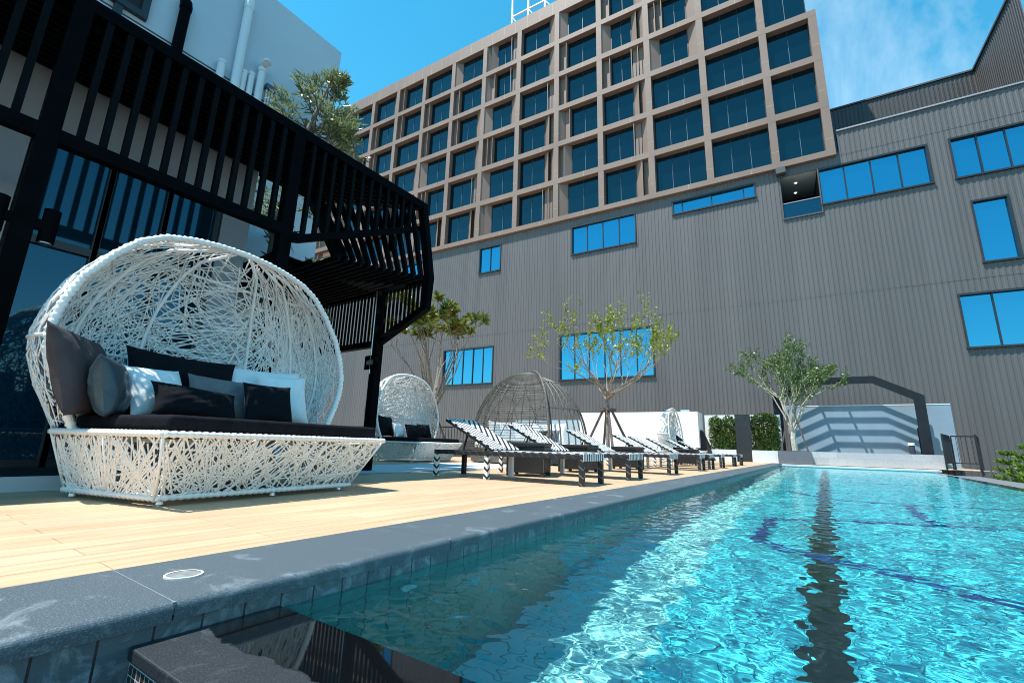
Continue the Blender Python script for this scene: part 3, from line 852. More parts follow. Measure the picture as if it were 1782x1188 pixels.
for r in ((UL, bu0, Zs1, Zs2), (bu0, bu1, Zs1, bz0), (bu0, bu1, bz1, Zs2), (bu1, UR, Zs1, Zs2)):
    ribbed(m, r[0], r[1], r[2]-0.03 if r[2] == Zs1 else r[2], r[3], DC-0.01)
ribbed(m, UL, 0.137*s, Zs2-0.03, Zs2+0.25, DC-0.02)
ribbed(m, 0.137*s, UR, Zs2-0.03, Zp, DC-0.02)
m.build('ribbed_wall', M_clad, C)
m = MB(); m.fbox(0.1372*s, UR, DC-0.12, DC+0.4, Zp+0.001, Zp+0.09); m.build('parapet_cap', M_trimlight, C)
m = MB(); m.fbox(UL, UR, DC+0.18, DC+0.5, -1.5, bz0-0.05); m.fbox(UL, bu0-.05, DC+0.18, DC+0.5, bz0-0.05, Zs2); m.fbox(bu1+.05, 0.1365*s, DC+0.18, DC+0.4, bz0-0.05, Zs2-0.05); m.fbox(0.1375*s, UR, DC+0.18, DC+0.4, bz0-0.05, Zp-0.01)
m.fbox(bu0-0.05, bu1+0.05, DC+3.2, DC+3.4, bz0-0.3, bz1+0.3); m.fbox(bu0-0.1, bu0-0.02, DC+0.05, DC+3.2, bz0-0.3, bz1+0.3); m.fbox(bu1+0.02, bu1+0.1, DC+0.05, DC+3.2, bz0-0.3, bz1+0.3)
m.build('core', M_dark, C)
# set-back upper block and its tall side wall
D2 = DC*1.22; k2 = 1.22
m = MB(); uc = 0.345*s*k2; zt2 = 0.6735*s*k2+0.42
ribbed(m, 0.05*s, uc, Zp-1, zt2, D2)
nr_ = int((D2-DC)/PITCH)
for k in range(nr_):
    for (a, da), (b, db) in zip(((0, 0), (.4, 0), (.52, -.032), (.88, -.032)), ((.4, 0), (.52, -.032), (.88, -.032), (1, 0))):
        p = fc(uc+da, D2-(k+a)*PITCH); q = fc(uc+db, D2-(k+b)*PITCH)
        m.quad((p.x, p.y, Zp-1), (p.x, p.y, zt2), (q.x, q.y, zt2), (q.x, q.y, Zp-1))
m.build('upper_block', M_clad2, C)
m = MB(); m.fbox(0.05*s, uc-0.05, D2-0.10, D2+0.3, zt2+0.001, zt2+0.12); m.fbox(uc-0.10, uc+0.3, D2-nr_*PITCH, D2+0.3, zt2+0.002, zt2+0.14); m.build('upper_cap', M_trim, C)
# balcony recess
m = MB(); m.fbox(bu0, bu1, DC+0.02, DC+3.2, bz1, bz1+0.2); m.build('balcony_ceiling', M_ceil, C)
m = MB(); m.fbox(bu0, bu1, DC-0.10, DC-0.02, bz1, bz1+0.06); m.fbox(bu0, bu1, DC-0.10, DC+0.1, bz0-0.08, bz0); m.fbox(bu0-0.06, bu0, DC-0.10, DC+0.02, bz0-0.08, bz1+0.06); m.fbox(bu1, bu1+0.06, DC-0.10, DC+0.02, bz0-.08, bz1+0.06)
m.build('balcony_frame', M_trim, C)
m = MB(); m.fbox(bu0+.02, bu1-.02, DC+0.0, DC+0.02, bz0, bz0+0.95); m.build('balustrade_glass', M_glass_lounge, C)
m = MB(); m.fbox(bu0, bu1, DC-0.03, DC+0.03, bz0+0.95, bz0+1.0); m.build('balustrade_rail', M_trimlight, C)
for uu, dd in ((0.45, 1.0), (0.45, 2.3)):
    m = MB(); c = fc(bu0+(bu1-bu0)*uu, DC+dd); m.tube([(c.x, c.y, bz1-0.02), (c.x, c.y, bz1-0.001)], 0.055, 14)
    e = mat('lit_downlight', (1, 1, 1)); e.node_tree.nodes['Principled BSDF'].inputs['Emission Color'].default_value = (1, 0.97, 0.9, 1); e.node_tree.nodes['Principled BSDF'].inputs['Emission Strength'].default_value = 4
    m.build('downlight', e, C)
m = MB(); m.fbox(0.0285*s, 0.0455*s, DC-0.45, DC-0.04, 0.556*s+.42, 0.569*s+.42); m.build('vent_hood', M_trim, C)


def clad_window(u0, u1, z0, z1, n):
    splits = n if isinstance(n, list) else [i/n for i in range(1, n)]
    u0 *= s; u1 *= s; z0 = z0*s+0.42; z1 = z1*s+0.42
    f = MB(); fw = 0.07; Da, Db = DC-0.075, DC+0.14
    f.fbox(u0-0.03, u1+0.03, Da, Db, z1-fw, z1+0.03); f.fbox(u0-0.06, u1+0.06, Da-0.05, Db, z0-0.05, z0+fw*0.6)
    f.fbox(u0-0.03, u0+fw*0.7, Da+0.003, Db, z0+fw*.6, z1-fw); f.fbox(u1-fw*0.7, u1+0.03, Da+0.003, Db, z0+fw*.6, z1-fw)
    for t in splits:
        uu = u0+(u1-u0)*t
        f.fbox(uu-0.032, uu+0.032, DC+0.03, Db, z0+fw*.6, z1-fw)
    w = f.build('window', M_frame, C)
    g = MB(); ed = [0]+splits+[1]
    for a, b in zip(ed[:-1], ed[1:]):
        ua = u0+(u1-u0)*a+0.034; ub = u0+(u1-u0)*b-0.034
        e = [rng.uniform(-0.012, 0.012) for _ in range(4)]
        P4 = [fc(ua, DC+0.09+e[0], z0+fw*.6), fc(ub, DC+0.09+e[1], z0+fw*.6), fc(ub, DC+0.09+e[1]+e[2], z1-fw), fc(ua, DC+0.09+e[0]+e[2], z1-fw)]
        g.quad(*P4)
    p = g.build('pane', M_glass_clad); p.data.transform(Matrix.Translation(-Vector(C.location))); p.parent = w


for q in CW:
    clad_window(*q)

# ================================================================== BRONZE GRID HOTEL BLOCK
DH = 29.72; h = DH
H = thing('hotel_block', 'bronze hotel block with a deep grid of dark windows above the grey building', 'building', tuple(fc(0, DH, 0)))
MU = [0.0285-0.1265*k for k in range(13)]      # left edges of the posts' right faces
mw = 0.0145
zb = lambda r: (0.5895+0.1125*r)*h+0.42
zt = lambda r: (0.6865+0.1125*r)*h+0.42
dep = 0.50
NR = 7
UH0, UH1 = -1.50*h, 0.133*h
m = MB()
cols = [(MU[k]*h-mw*h/2+0.003*h, MU[k]*h+mw*h/2+0.003*h) for k in range(13)]
cols = [(a, b) for a, b in cols]
right = (0.118*h, 0.133*h)
for a, b in cols:
    m.fbox(a, b, DH+0.004, DH+dep, zb(0)-0.2, zt(5)+0.05)
m.fbox(right[0], right[1], DH+0.004, DH+dep, zb(0)-0.2, zb(3)-0.06)
for r in range(7):
    z0 = (zt(r-1) if r else 0.5765*h+0.42); z1 = zb(r) if r < 6 else 1.295*h+0.42
    uR = UH1+0.003 if r <= 3 else 0.0285*h+mw*h/2+0.003*h
    m.fbox(UH0, uR, DH, DH+dep+0.003, z0, z1)
frame = m.build('facade_grid', M_brown, H)
m = MB(); 
m.fbox(UH0+0.02, 0.118*h, DH+dep+0.25, DH+14, 0.5765*h+0.45, 1.29*h+0.42)
m.build('core', M_brown, H)
m = MB()
for a, b in cols + [right]:
    for r in range(6):
        if (a, b) == right and r > 2:
            continue
        zz = zb(r)+0.72
        m.fbox(a-0.001, b+0.001, DH+0.001, DH+0.02, zz, zz+0.022)
for r in range(7):
    z0 = (zt(r-1) if r else 0.5765*h+0.42); z1 = zb(r) if r < 6 else 1.295*h+0.42
    for k in range(12):
        for tt in (0.35,) if r < 6 else (0.1, 0.43, 0.77):
            uu = MU[k]*h-tt*0.1265*h
            m.fbox(uu, uu+0.022, DH-0.003, DH+0.02, z0, z1)
m.build('panel_joints', M_brownjoint, H)
WIN = {}


def hotel_window(u0, u1, r, n):
    key = (round(u1-u0, 2), n)
    a = fc(u0, DH+dep-0.06, zb(r))
    if key not in WIN:
        g = MB(); wd = u1-u0; hh = zt(r)-zb(r)
        def lb(x0, x1, d0, d1, z0, z1):
            Pq = [FD*x0+FN*d0, FD*x1+FN*d0, FD*x1+FN*d1, FD*x0+FN*d1]
            g.hexa([(p.x, p.y, z0) for p in Pq]+[(p.x, p.y, z1) for p in Pq])
        g.cur = 0; lb(0, wd, 0.03, 0.05, 0, hh)
        g.cur = 1
        for t in range(1, n):
            lb(wd*t/n-0.016, wd*t/n+0.016, -0.01, 0.029, 0, hh*0.74)
        g.cur = 2
        for t in range(1, n):
            lb(wd*t/n-0.014, wd*t/n+0.014, 0.0, 0.029, hh*0.745, hh)
        lb(0, 0.05, -0.01, 0.029, 0, hh); lb(wd-0.05, wd, -0.01, 0.029, 0, hh)
        o = g.build('window', [M_glass_hotel, mat('pale_mullion', (0.10, 0.14, 0.17), 0.4), M_frame], H, local=True)
        o.location = a-Vector(H.location); WIN[key] = o
    else:
        o = WIN[key].copy(); COL.objects.link(o); o.location = a-Vector(H.location)


# infill codes per bay and storey: left/right panels, l = pale splay, d = dark return, ld / ll = folded pair
CODE = {
 2: {3: ('l', 'l'), 4: ('dd', 'l'), 5: ('d', 'l')},
 3: {0: ('', 'dl'), 1: ('', 'ld'), 2: ('', 'll'), 3: ('d', 'dd'), 4: ('l', 'll'), 5: ('d', 'l')},
 4: {0: ('l', ''), 1: ('dl', ''), 2: ('ld', ''), 3: ('d', ''), 4: ('d', ''), 5: ('l', '')},
 5: {0: ('', 'dd'), 1: ('', 'll'), 2: ('', 'dl'), 3: ('', 'd'), 4: ('', 'l'), 5: ('', 'l')},
 6: {0: ('ll', ''), 1: ('l', ''), 2: ('dd', ''), 3: ('l', 'l'), 4: ('ld', 'd'), 5: ('ll', 'd')},
 7: {0: ('', 'll'), 1: ('', 'd'), 2: ('', 'l'), 3: ('d', 'l'), 4: ('d', ''), 5: ('l', '')},
 8: {0: ('', 'll'), 1: ('dd', ''), 2: ('l', ''), 3: ('d', ''), 4: ('d', ''), 5: ('', '')},
 9: {0: ('d', ''), 1: ('', 'd'), 2: ('', 'l'), 3: ('', ''), 4: ('d', ''), 5: ('d', '')},
 10: {2: ('l', ''), 3: ('d', ''), 4: ('d', ''), 5: ('', 'l')},
 11: {0: ('d', ''), 1: ('l', ''), 2: ('', 'l'), 3: ('', 'd'), 4: ('l', '')},
}
for bay in range(0, 12):
    for r in range(6):
        if bay == 0:
            u0, u1 = cols[0][1], right[0]
        else:
            u0, u1 = cols[bay][1], cols[bay-1][0]
        cl, cr = CODE.get(bay, {}).get(r, ('', ''))
        W_ = u1-u0; a, b = u0, u1
        z0, z1 = zb(r)-0.02, zt(r)+0.02
        Dg = DH+dep-0.03
        def wallseg(ua, da, ub, db):
            p, q = fc(ua, da), fc(ub, db)
            pm.hexa([(p.x, p.y, z0), (q.x, q.y, z0), (q.x+FN.x*.02, q.y+FN.y*.02, z0), (p.x+FN.x*.02+0.0005, p.y+FN.y*.02, z0),
                     (p.x, p.y, z1), (q.x, q.y, z1), (q.x+FN.x*.02, q.y+FN.y*.02, z1), (p.x+FN.x*.02+0.0005, p.y+FN.y*.02, z1)])
        for side, code in ((0, cl), (1, cr)):
            if not code:
                continue
            pm = MB()
            wpan = W_*(0.20 if len(code) == 1 else 0.30)
            n = len(code)
            for i, ch in enumerate(code):
                w1 = wpan/n
                if side == 0:
                    ua, ub = u0+w1*i, u0+w1*(i+1)
                    if ch == 'l':
                        wallseg(ua, DH+0.06, ub, Dg)
                    else:
                        wallseg(ua, DH+0.40, ub-0.05, DH+0.40); wallseg(ub-0.05, DH+0.06, ub, DH+0.06); wallseg(ub-0.02, DH+0.06, ub-0.001, Dg)
                else:
                    ua, ub = u1-w1*(i+1), u1-w1*i
                    if ch == 'l':
                        wallseg(ua, Dg, ub, DH+0.06)
                    else:
                        wallseg(ua, DH+0.06, ua+0.06, DH+0.06); wallseg(ua+0.06, DH+0.40, ub, DH+0.40)
                        p_, q_ = fc(ua, DH+0.06), fc(ua, Dg)
            if side == 0:
                a = u0+wpan
            else:
                b = u1-wpan
            fixn(pm.build('reveal_panel', M_brown, H))
        n = 3 if (W_ > 3 and not cl and not cr and bay in (1, 2)) else 2
        hotel_window(a, b, r, n)
# roof lattice
q = thing('roof_lattice', 'white steel lattice frame standing on the bronze hotel roof', 'sign frame', tuple(fc(-0.62*h, DH+1.5, 1.29*h+.42)))
m = MB()
Dq = DH+1.2
for uu in (-0.655, -0.595, -0.535, -0.475):
    m.bar(fc(uu*h, Dq, 1.28*h+.42), fc(uu*h, Dq, 1.62*h), 0.16, 0.16)
for zz in (1.385, 1.47, 1.555):
    m.bar(fc(-0.655*h, Dq, zz*h), fc(-0.475*h, Dq, zz*h), 0.13, 0.13)
for uu in (-0.655, -0.595, -0.535):
    m.bar(fc(uu*h, Dq, 1.385*h), fc((uu+0.045)*h, Dq-0.8, 1.30*h), 0.07, 0.07)
m.build('lattice', M_pipew, q)

# ================================================================== GARDEN END
t = tag(MB().build('tmp', M_white), 'x', 'x'); bpy.data.objects.remove(t)
m = MB(); m.fbox(-9.8, -3.66, 24.0, 25.45, 0, 2.31); m.cur = 1; m.fbox(-3.658, -3.64, 24.5, 25.2, 0.0, 1.45)
m.cur = 2; m.fbox(-4.5, -4.1, 24.3, 24.6, 2.312, 2.42); m.cur = 0
w = m.build('white_wall', [M_white, M_dark, M_shadewall]); tag(w, 'bright white rendered block wall behind the striped loungers', 'wall')
q = MB(); q.prism([fc(-3.62, 24.35, 0), fc(-3.10, 24.35, 0), fc(-3.04, 24.35, 0), fc(-3.58, 24.35, 1.40), fc(-3.63, 24.35, 1.40)], FN*0.7)
tag(fixn(q.build('leaning_panel', M_dark)), 'black panel leaning against the side of the bright white wall', 'panel')
m = MB(); m.fbox(-14.5, -9.805, 25.0, 25.25, 0, 1.98); tag(m.build('blue_wall', M_shadewall), 'low pale blue garden wall beside the domed daybed', 'wall')
m = MB(); m.fbox(-3.635, -0.2, 26.0, 26.25, 0, 2.27); tag(m.build('back_wall', M_white), 'pale garden wall with a white top edge behind the two hedges', 'wall')
m = MB(); m.fbox(-2.13, -1.47, 25.0, 25.5, 0, 2.225); tag(m.build('stone_pillar', M_pillartile), 'black marble pillar standing between the two hedges', 'pillar')
m = MB(); m.fbox(-3.6, -2.131, 24.6, 26.0, 0, 0.54); m.fbox(-1.468, -0.42, 24.6, 26.0, 0, 0.54); tag(m.build('terrazzo_planter', M_speckle), 'low white terrazzo planter below the hedges', 'planter')
t = thing('stone_planter', 'long grey marble planter in front of the black arch at the pool end', 'planter', tuple(fc(2.4, 24.6)))
m = MB(); m.fbox(-0.40, 0.86, 24.25, 26.0, 0, 0.545); m.build('end_box', M_greystone, t)
m = MB(); m.fbox(0.862, 5.23, 24.5, 25.6, 0, 0.545); m.build('long_box', M_marble, t)
m = MB(); m.fbox(-0.34, 0.80, 24.31, 25.9, 0.546, 0.56); m.build('soil', M_soil, t)


def leafy(m, c, n, sz, asp=0.5, up=0.0, rg=rng, droop=0.0):
    for _ in range(n):
        d = Vector((rg.gauss(0, 1), rg.gauss(0, 1), rg.gauss(0, 1)+up)).normalized()
        leaf(m, c, d, sz*rg.uniform(0.7, 1.3), asp, rg)


def leaf(m, p, d, L_, asp, rg=rng):
    s = d.cross(Vector((rg.uniform(-1, 1), rg.uniform(-1, 1), rg.uniform(-1, 1))))
    if s.length < 1e-3:
        return
    s.normalize(); s *= L_*asp/2
    p = Vector(p); q = p+d*L_; mid = p+d*L_*0.5
    n = len(m.v); m.v += [tuple(p), tuple(mid+s), tuple(q), tuple(mid-s)]; m.f.append((n, n+1, n+2, n+3)); m.mi.append(m.cur)


def hedge(u0, u1, D0, D1, z0, z1, label, humps):
    r = thing('hedge', label, 'hedge', tuple(fc((u0+u1)/2, (D0+D1)/2, z0)), 0, 'hedges on the garden wall')
    m = MB()
    for _ in range(5200):
        u = rng.uniform(u0, u1)
        top = z1-0.16*abs(math.sin((u-u0)/(u1-u0)*math.pi*humps))**0.5*0 - 0.22*(1-abs(math.sin((u-u0)/(u1-u0)*math.pi*humps)))
        z = z0+(top-z0)*rng.random()**0.9
        D = D0+abs(rng.gauss(0, 1))*(D1-D0)*0.4
        bul = 0.06*math.sin(u*9)*math.sin(z*8)
        p = fc(u+rng.gauss(0, 0.02), D+bul, z)
        leaf(m, p, Vector((rng.gauss(0, .7), rng.gauss(-.7, .6), rng.gauss(0.2, .7))).normalized(), rng.uniform(0.06, 0.12), 0.6)
    m.build('foliage', M_lf_hedge, r)
    m = MB()
    for k in range(6):
        u = u0+(u1-u0)*(k+0.5)/6
        m.tube([fc(u, (D0+D1)/2+0.15, z0-0.02), fc(u+0.05, (D0+D1)/2+0.15, z0+(z1-z0)*0.8)], [0.02, 0.008], 5)
    m.build('stems', M_barkbrown, r)


hedge(-3.34, -2.14, 25.25, 25.85, 0.54, 2.18, 'narrow clipped green hedge left of the black pillar', 2)
hedge(-1.46, -0.30, 25.25, 25.85, 0.54, 2.30, 'clipped green hedge right of the black pillar', 1)

# arch wall with its chevron shadows, and the arch itself
m = MB(); m.fbox(0.1, 6.32, 27.2, 27.45, 0, 2.74); tag(m.build('grey_blue_wall', M_greywall), 'blue grey wall striped by the shadows of the arch', 'wall')
m = MB(); m.fbox(0.1, 6.32, 27.19, 27.46, 2.741, 2.78); t0 = m.build('wall_cap', M_white); t0.parent = bpy.data.objects['grey_blue_wall']
A = thing('arch_pergola', 'black chamfered steel arch pergola over the marble planter at the pool end', 'pergola', tuple(fc(2.4, 26.4)))
out = [(-0.45, 0.0), (-0.45, 3.12), (1.28, 3.98), (3.62, 3.98), (5.27, 3.05), (5.27, 0.0)]
inn = [(-0.20, 0.0), (-0.20, 3.00), (1.34, 3.76), (3.56, 3.76), (5.02, 2.93), (5.02, 0.0)]
for k in range(5):
    D = 26.02+0.185*k
    m = MB()
    for i in range(5):
        sh = 1.5 if k == 0 else 0.62
        lp = lambda p, q: (p[0]+(q[0]-p[0])*sh, p[1]+(q[1]-p[1])*sh)
        a, b = out[i], out[i+1]; c, d = lp(b, inn[i+1]), lp(a, inn[i])
        m.prism([fc(a[0], D, a[1]), fc(b[0], D, b[1]), fc(c[0], D, c[1]), fc(d[0], D, d[1])], FN*0.05)
    fixn(m.build('arch_rib', M_arch, A))
m = MB(); m.fbox(2.30, 2.38, 26.0, 26.9, 3.762, 3.84); m.fbox(1.2, 1.3, 26.1, 26.86, 3.90, 3.94); m.build('tie_bar', M_black, A)
m = MB(); m.fbox(-0.19, -0.12, 26.1, 26.86, 0.01, 0.4); m.build('base_plate', M_black, A)
m = MB(); m.fbox(5.0, 5.06, 26.1, 26.86, 0.01, 1.7); m.build('side_plate', M_black, A)
m = MB(); c = fc(2.55, 26.2); m.tube([(c.x, c.y, 3.76), (c.x, c.y, 3.62)], 0.05, 10); m.build('lamp', M_black, A)
c = fc(4.55, 25.9)
t = thing('bollard_light', 'small bollard lamp with a white cap beside the arch leg', 'lamp', (c.x, c.y, 0.0))
m = MB(); m.tube([(c.x, c.y, 0.0), (c.x, c.y, 0.92)], 0.10, 14); m.build('post', M_dkplanter, t)
m = MB(); m.tube([(c.x, c.y, 0.921), (c.x, c.y, 1.03)], 0.115, 14); m.build('cap', M_white, t)

# railing panels right of the arch
t = thing('railing', 'black steel bar railing at the far right pool corner', 'railing', tuple(fc(5.7, 23.6)))


def railpanel(a, b, z0, z1, n, dense=0.018):
    m = MB()
    m.bar(Vector((a.x, a.y, z1)), Vector((b.x, b.y, z1)), 0.045, 0.05); m.bar(Vector((a.x, a.y, z0)), Vector((b.x, b.y, z0)), 0.03, 0.035)
    for i in range(n+1):
        p = a.lerp(b, i/n); wd = 0.05 if i in (0, n) else dense
        m.bar(Vector((p.x, p.y, -0.02 if i in (0, n) else z0+0.02)), Vector((p.x, p.y, z1-0.026)), wd, wd, (1, 0, 0))
    return m.build('rail_panel', M_rail, t)


railpanel(fc(5.03, 23.4), fc(5.62, 25.2), 0.25, 1.30, 14)
railpanel(fc(5.68, 25.2), fc(6.45, 25.3), 0.25, 1.30, 5, 0.014)
railpanel(fc(6.5, 25.3), fc(5.70, 22.4), -0.15, 1.25, 18)

# low dark planter walls and a railing behind the loungers
m = MB(); m.fbox(-17.5, -8.4, 13.2, 14.2, 0, 0.55); tag(m.build('dark_planter', M_dkplanter), 'low charcoal planter wall behind the second white daybed', 'planter')
m = MB(); m.fbox(-8.0, -5.6, 18.3, 20.0, 0, 0.45); tag(m.build('white_planter', M_shadewall), 'low pale planter under the propped bare tree', 'planter')
t = thing('railing', 'low black bar railing behind the charcoal planter', 'railing', tuple(fc(-14, 15.6)))
railpanel(fc(-21, 15.6), fc(-10.3, 15.6), 0.35, 1.12, 70)

# ================================================================== TREES


def branch(m, p, d, L_, r, depth, ends, rg, spread=0.55, up=0.25, kids=(2, 3), shrink=0.72, wob=0.12, sides=5, low=0):
    pts = [Vector(p)]; rad = [r]
    n = 4
    d = d.normalized()
    for i in range(n):
        d = (d+Vector((rg.gauss(0, wob), rg.gauss(0, wob), rg.gauss(0, wob)+up*0.12))).normalized()
        pts.append(pts[-1]+d*L_/n); rad.append(r*(1-0.45*(i+1)/n))
    m.tube(pts, rad, sides if depth > 1 else 4, cap=False)
    if depth == 0:
        ends.append((pts[-1], d, pts)); return
    if depth <= low:
        ends.append((pts[-1], d, pts))
    for k in range(rg.randint(*kids)):
        nd = (d+Vector((rg.gauss(0, spread), rg.gauss(0, spread), rg.gauss(0, spread*0.6)+up))).normalized()
        branch(m, pts[-1] if k < 2 else pts[-2], nd, L_*shrink*rg.uniform(0.8, 1.2), rad[-1]*0.85, depth-1, ends, rg, spread, up, kids, shrink, wob, sides, low)


# T1: feathery tree behind the pergola
T = thing('feathery_tree', 'feathery tree with silvery leaf tips rising behind the pergola roof', 'tree', (-7.15, 3.45, 0))
rg = random.Random(11); m = MB(); ends = []
m.tube([(-7.15, 3.42, 0), (-7.12, 3.43, 2.0), (-7.15, 3.46, 3.9), (-7.12, 3.62, 5.4), (-7.13, 4.05, 7.2)], [0.11, 0.10, 0.085, 0.05, 0.012], 8)
for k in range(46):
    z = 5.1+2.0*rg.random()**1.2; a = rg.uniform(0, 6.28); ln = (7.5-z)*0.37+0.10
    c = Vector((-7.13, 3.66+0.20*(z-5), z))
    d = Vector((math.cos(a), math.sin(a)+0.45, 0.42))
    branch(m, c, d, ln*0.62, 0.015, 1, ends, rg, 0.5, 0.15, (2, 3), 0.7)
for k in range(22):
    a = rg.uniform(0, 6.28); z = rg.uniform(2.2, 4.9)
    branch(m, (-7.13, 3.47, z), Vector((math.cos(a), math.sin(a)+0.25, 0.1)), rg.uniform(0.3, 0.55), 0.012, 1, ends, rg, 0.6, -0.15, (2, 2), 0.8)
for k in range(60):
    z = rg.uniform(1.8, 4.2); a = rg.uniform(0, 6.28)
    q0 = Vector((-7.14+0.09*math.cos(a), 3.45+0.09*math.sin(a), z))
    m.tube([q0, q0+Vector((0.09*math.cos(a), 0.09*math.sin(a), rg.uniform(-.05, .1)))], [0.02, 0.006], 4)
m.build('trunk', M_barkbrown, T)
m = MB()
for p, d, pts in ends:
    for q in pts[1:]:
        for _ in range(8):
            dd = (d*0.7+Vector((rg.gauss(0, .6), rg.gauss(0, .6), rg.gauss(0.1, .5)))).normalized()
            leaf(m, q+Vector((rg.gauss(0, .03), rg.gauss(0, .03), rg.gauss(0, .03))), dd, rg.uniform(0.09, 0.19), 0.2, rg)
m.build('crown', M_lf_needle, T)

# T2: many stemmed tree with clustered broad leaves
b2 = fc(-11.95, 14.0)
T = thing('frangipani_tree', 'many stemmed tree with broad leaf clusters beside the pergola end', 'tree', (b2.x, b2.y, 0))
rg = random.Random(21); m = MB(); ends = []
m.tube([(b2.x, b2.y, 0.3), (b2.x+0.05, b2.y, 1.0), (b2.x, b2.y, 1.7)], [0.13, 0.11, 0.10], 8)
for k in range(13):
    a = 6.28*k/13+rg.uniform(-.2, .2); sp_ = rg.uniform(0.15, 0.70)
    branch(m, (b2.x, b2.y, rg.uniform(1.3, 1.75)), Vector((math.cos(a)*sp_, math.sin(a)*sp_, 1)), rg.uniform(1.9, 2.7), 0.05, 3, ends, rg, 0.38, 0.26, (2, 2), 0.52, 0.07)
m.build('trunk', M_bark, T)
m = MB(); mr_ = MB()
for p, d, pts in ends:
    low = p.z < 3.9
    if low and rg.random() < 0.6:
        continue
    for _ in range(rg.randint(18, 30)):
        dd = (d*0.5+Vector((rg.gauss(0, .8), rg.gauss(0, .8), rg.gauss(0.0, .5)))).normalized()
        tgt = mr_ if rg.random() < 0.06 else m
        leaf(tgt, p+d*rg.uniform(-0.15, 0.05), dd, rg.uniform(0.22, 0.40), 0.30, rg)
m.build('crown', M_lf_big, T); mr_.build('rusty_leaves', M_lf_rust, T)
m = MB()
for k in range(3):
    a = 2.1*k+0.5
    m.bar((b2.x+math.cos(a)*0.8, b2.y+math.sin(a)*0.8, 0.2), (b2.x+math.cos(a)*0.08, b2.y+math.sin(a)*0.08, 1.75), 0.07, 0.07)
m.build('support_poles', M_pole, T)

# T3: propped tree with few leaves
b3 = fc(-6.5, 19.0)
T = thing('bare_tree', 'wide nearly bare tree with lime leaves propped on four poles', 'tree', (b3.x, b3.y, 0))
rg = random.Random(32); m = MB(); ends = []
m.tube([(b3.x, b3.y, 0.4), (b3.x, b3.y, 1.6), (b3.x+0.03, b3.y, 2.75)], [0.08, 0.075, 0.065], 8)
for k in range(15):
    a = 6.28*k/15+rg.uniform(-.25, .25); el = rg.uniform(0.3, 1.3)
    branch(m, (b3.x+0.03, b3.y, rg.uniform(2.3, 2.8)), Vector((math.cos(a), math.sin(a), el)), rg.uniform(1.5, 1.9), 0.036, 4, ends, rg, 0.36, 0.30, (2, 3), 0.66, 0.11, 5, 1)
m.build('trunk', M_bark, T)
m = MB()
for p, d, pts in ends:
    if rg.random() < 0.5:
        continue
    for q0, q1 in zip(pts[:-1], pts[1:]):
        for _ in range(3):
            dd = Vector((rg.gauss(0, .8), rg.gauss(0, .8), rg.gauss(0.1, .6))).normalized()
            leaf(m, q0.lerp(q1, rg.random()), dd, rg.uniform(0.06, 0.13), 0.6, rg)
m.build('crown', M_lf_lime, T)
m = MB()
for k in range(4):
    a = 1.57*k+0.6
    m.bar((b3.x+math.cos(a)*0.95, b3.y+math.sin(a)*0.95, 0.42), (b3.x+math.cos(a)*0.14, b3.y+math.sin(a)*0.14, 2.1), 0.09, 0.09)
for k in range(4):
    a = 1.57*k+0.6; a2 = a+1.57
    m.bar((b3.x+math.cos(a)*0.34, b3.y+math.sin(a)*0.34, 2.02), (b3.x+math.cos(a2)*0.34, b3.y+math.sin(a2)*0.34, 2.05), 0.08, 0.09)
m.build('support_poles', M_pole, T)

# T4: small leaved tree in the stone planter
b4 = fc(0.27, 24.75)
T = thing('small_leaved_tree', 'pale trunked tree with small leaves growing in the stone planter', 'tree', (b4.x, b4.y, 0.55))
rg = random.Random(44); m = MB(); ends = []
m.tube([(b4.x, b4.y, 0.5), (b4.x-0.03, b4.y, 1.1), (b4.x+0.02, b4.y, 1.6)], [0.13, 0.115, 0.10], 8)
for k in range(13):
    a = 6.28*k/13+rg.uniform(-.3, .3); sp_ = rg.uniform(0.1, 0.78)
    branch(m, (b4.x, b4.y, rg.uniform(1.1, 1.6)), Vector((math.cos(a)*sp_, math.sin(a)*sp_, 1)), rg.uniform(1.45, 2.05), 0.042, 3, ends, rg, 0.42, 0.16, (2, 3), 0.62, 0.1, 5, 2)
m.build('trunk', M_barkpale, T)
m = MB()
for p, d, pts in ends:
    for q0, q1 in zip(pts[:-1], pts[1:]):
        for _ in range(9):
            dd = Vector((rg.gauss(0, .8), rg.gauss(0, .8), rg.gauss(0.0, .7))).normalized()
            leaf(m, q0.lerp(q1, rg.random())+Vector((rg.gauss(0, .04), rg.gauss(0, .04), rg.gauss(0, .04))), dd, rg.uniform(0.07, 0.13), 0.62, rg)
m.build('crown', M_lf_small, T)
for o_ in T.children:      # crown squashed front to back to keep its shade off the arch wall
    for v_ in o_.data.vertices:
        dd = v_.co.x*FN.x+v_.co.y*FN.y
        if v_.co.z > 0.6:
            v_.co.x -= FN.x*dd*0.55*min(1, (v_.co.z-0.6)); v_.co.y -= FN.y*dd*0.55*min(1, (v_.co.z-0.6))
m = MB()
for dx in (-0.55, 0.5):
    m.bar((b4.x+dx, b4.y-0.15, 0.55), (b4.x+dx*0.15, b4.y-0.08, 2.4), 0.06, 0.06)
m.build('support_poles', M_pole, T)


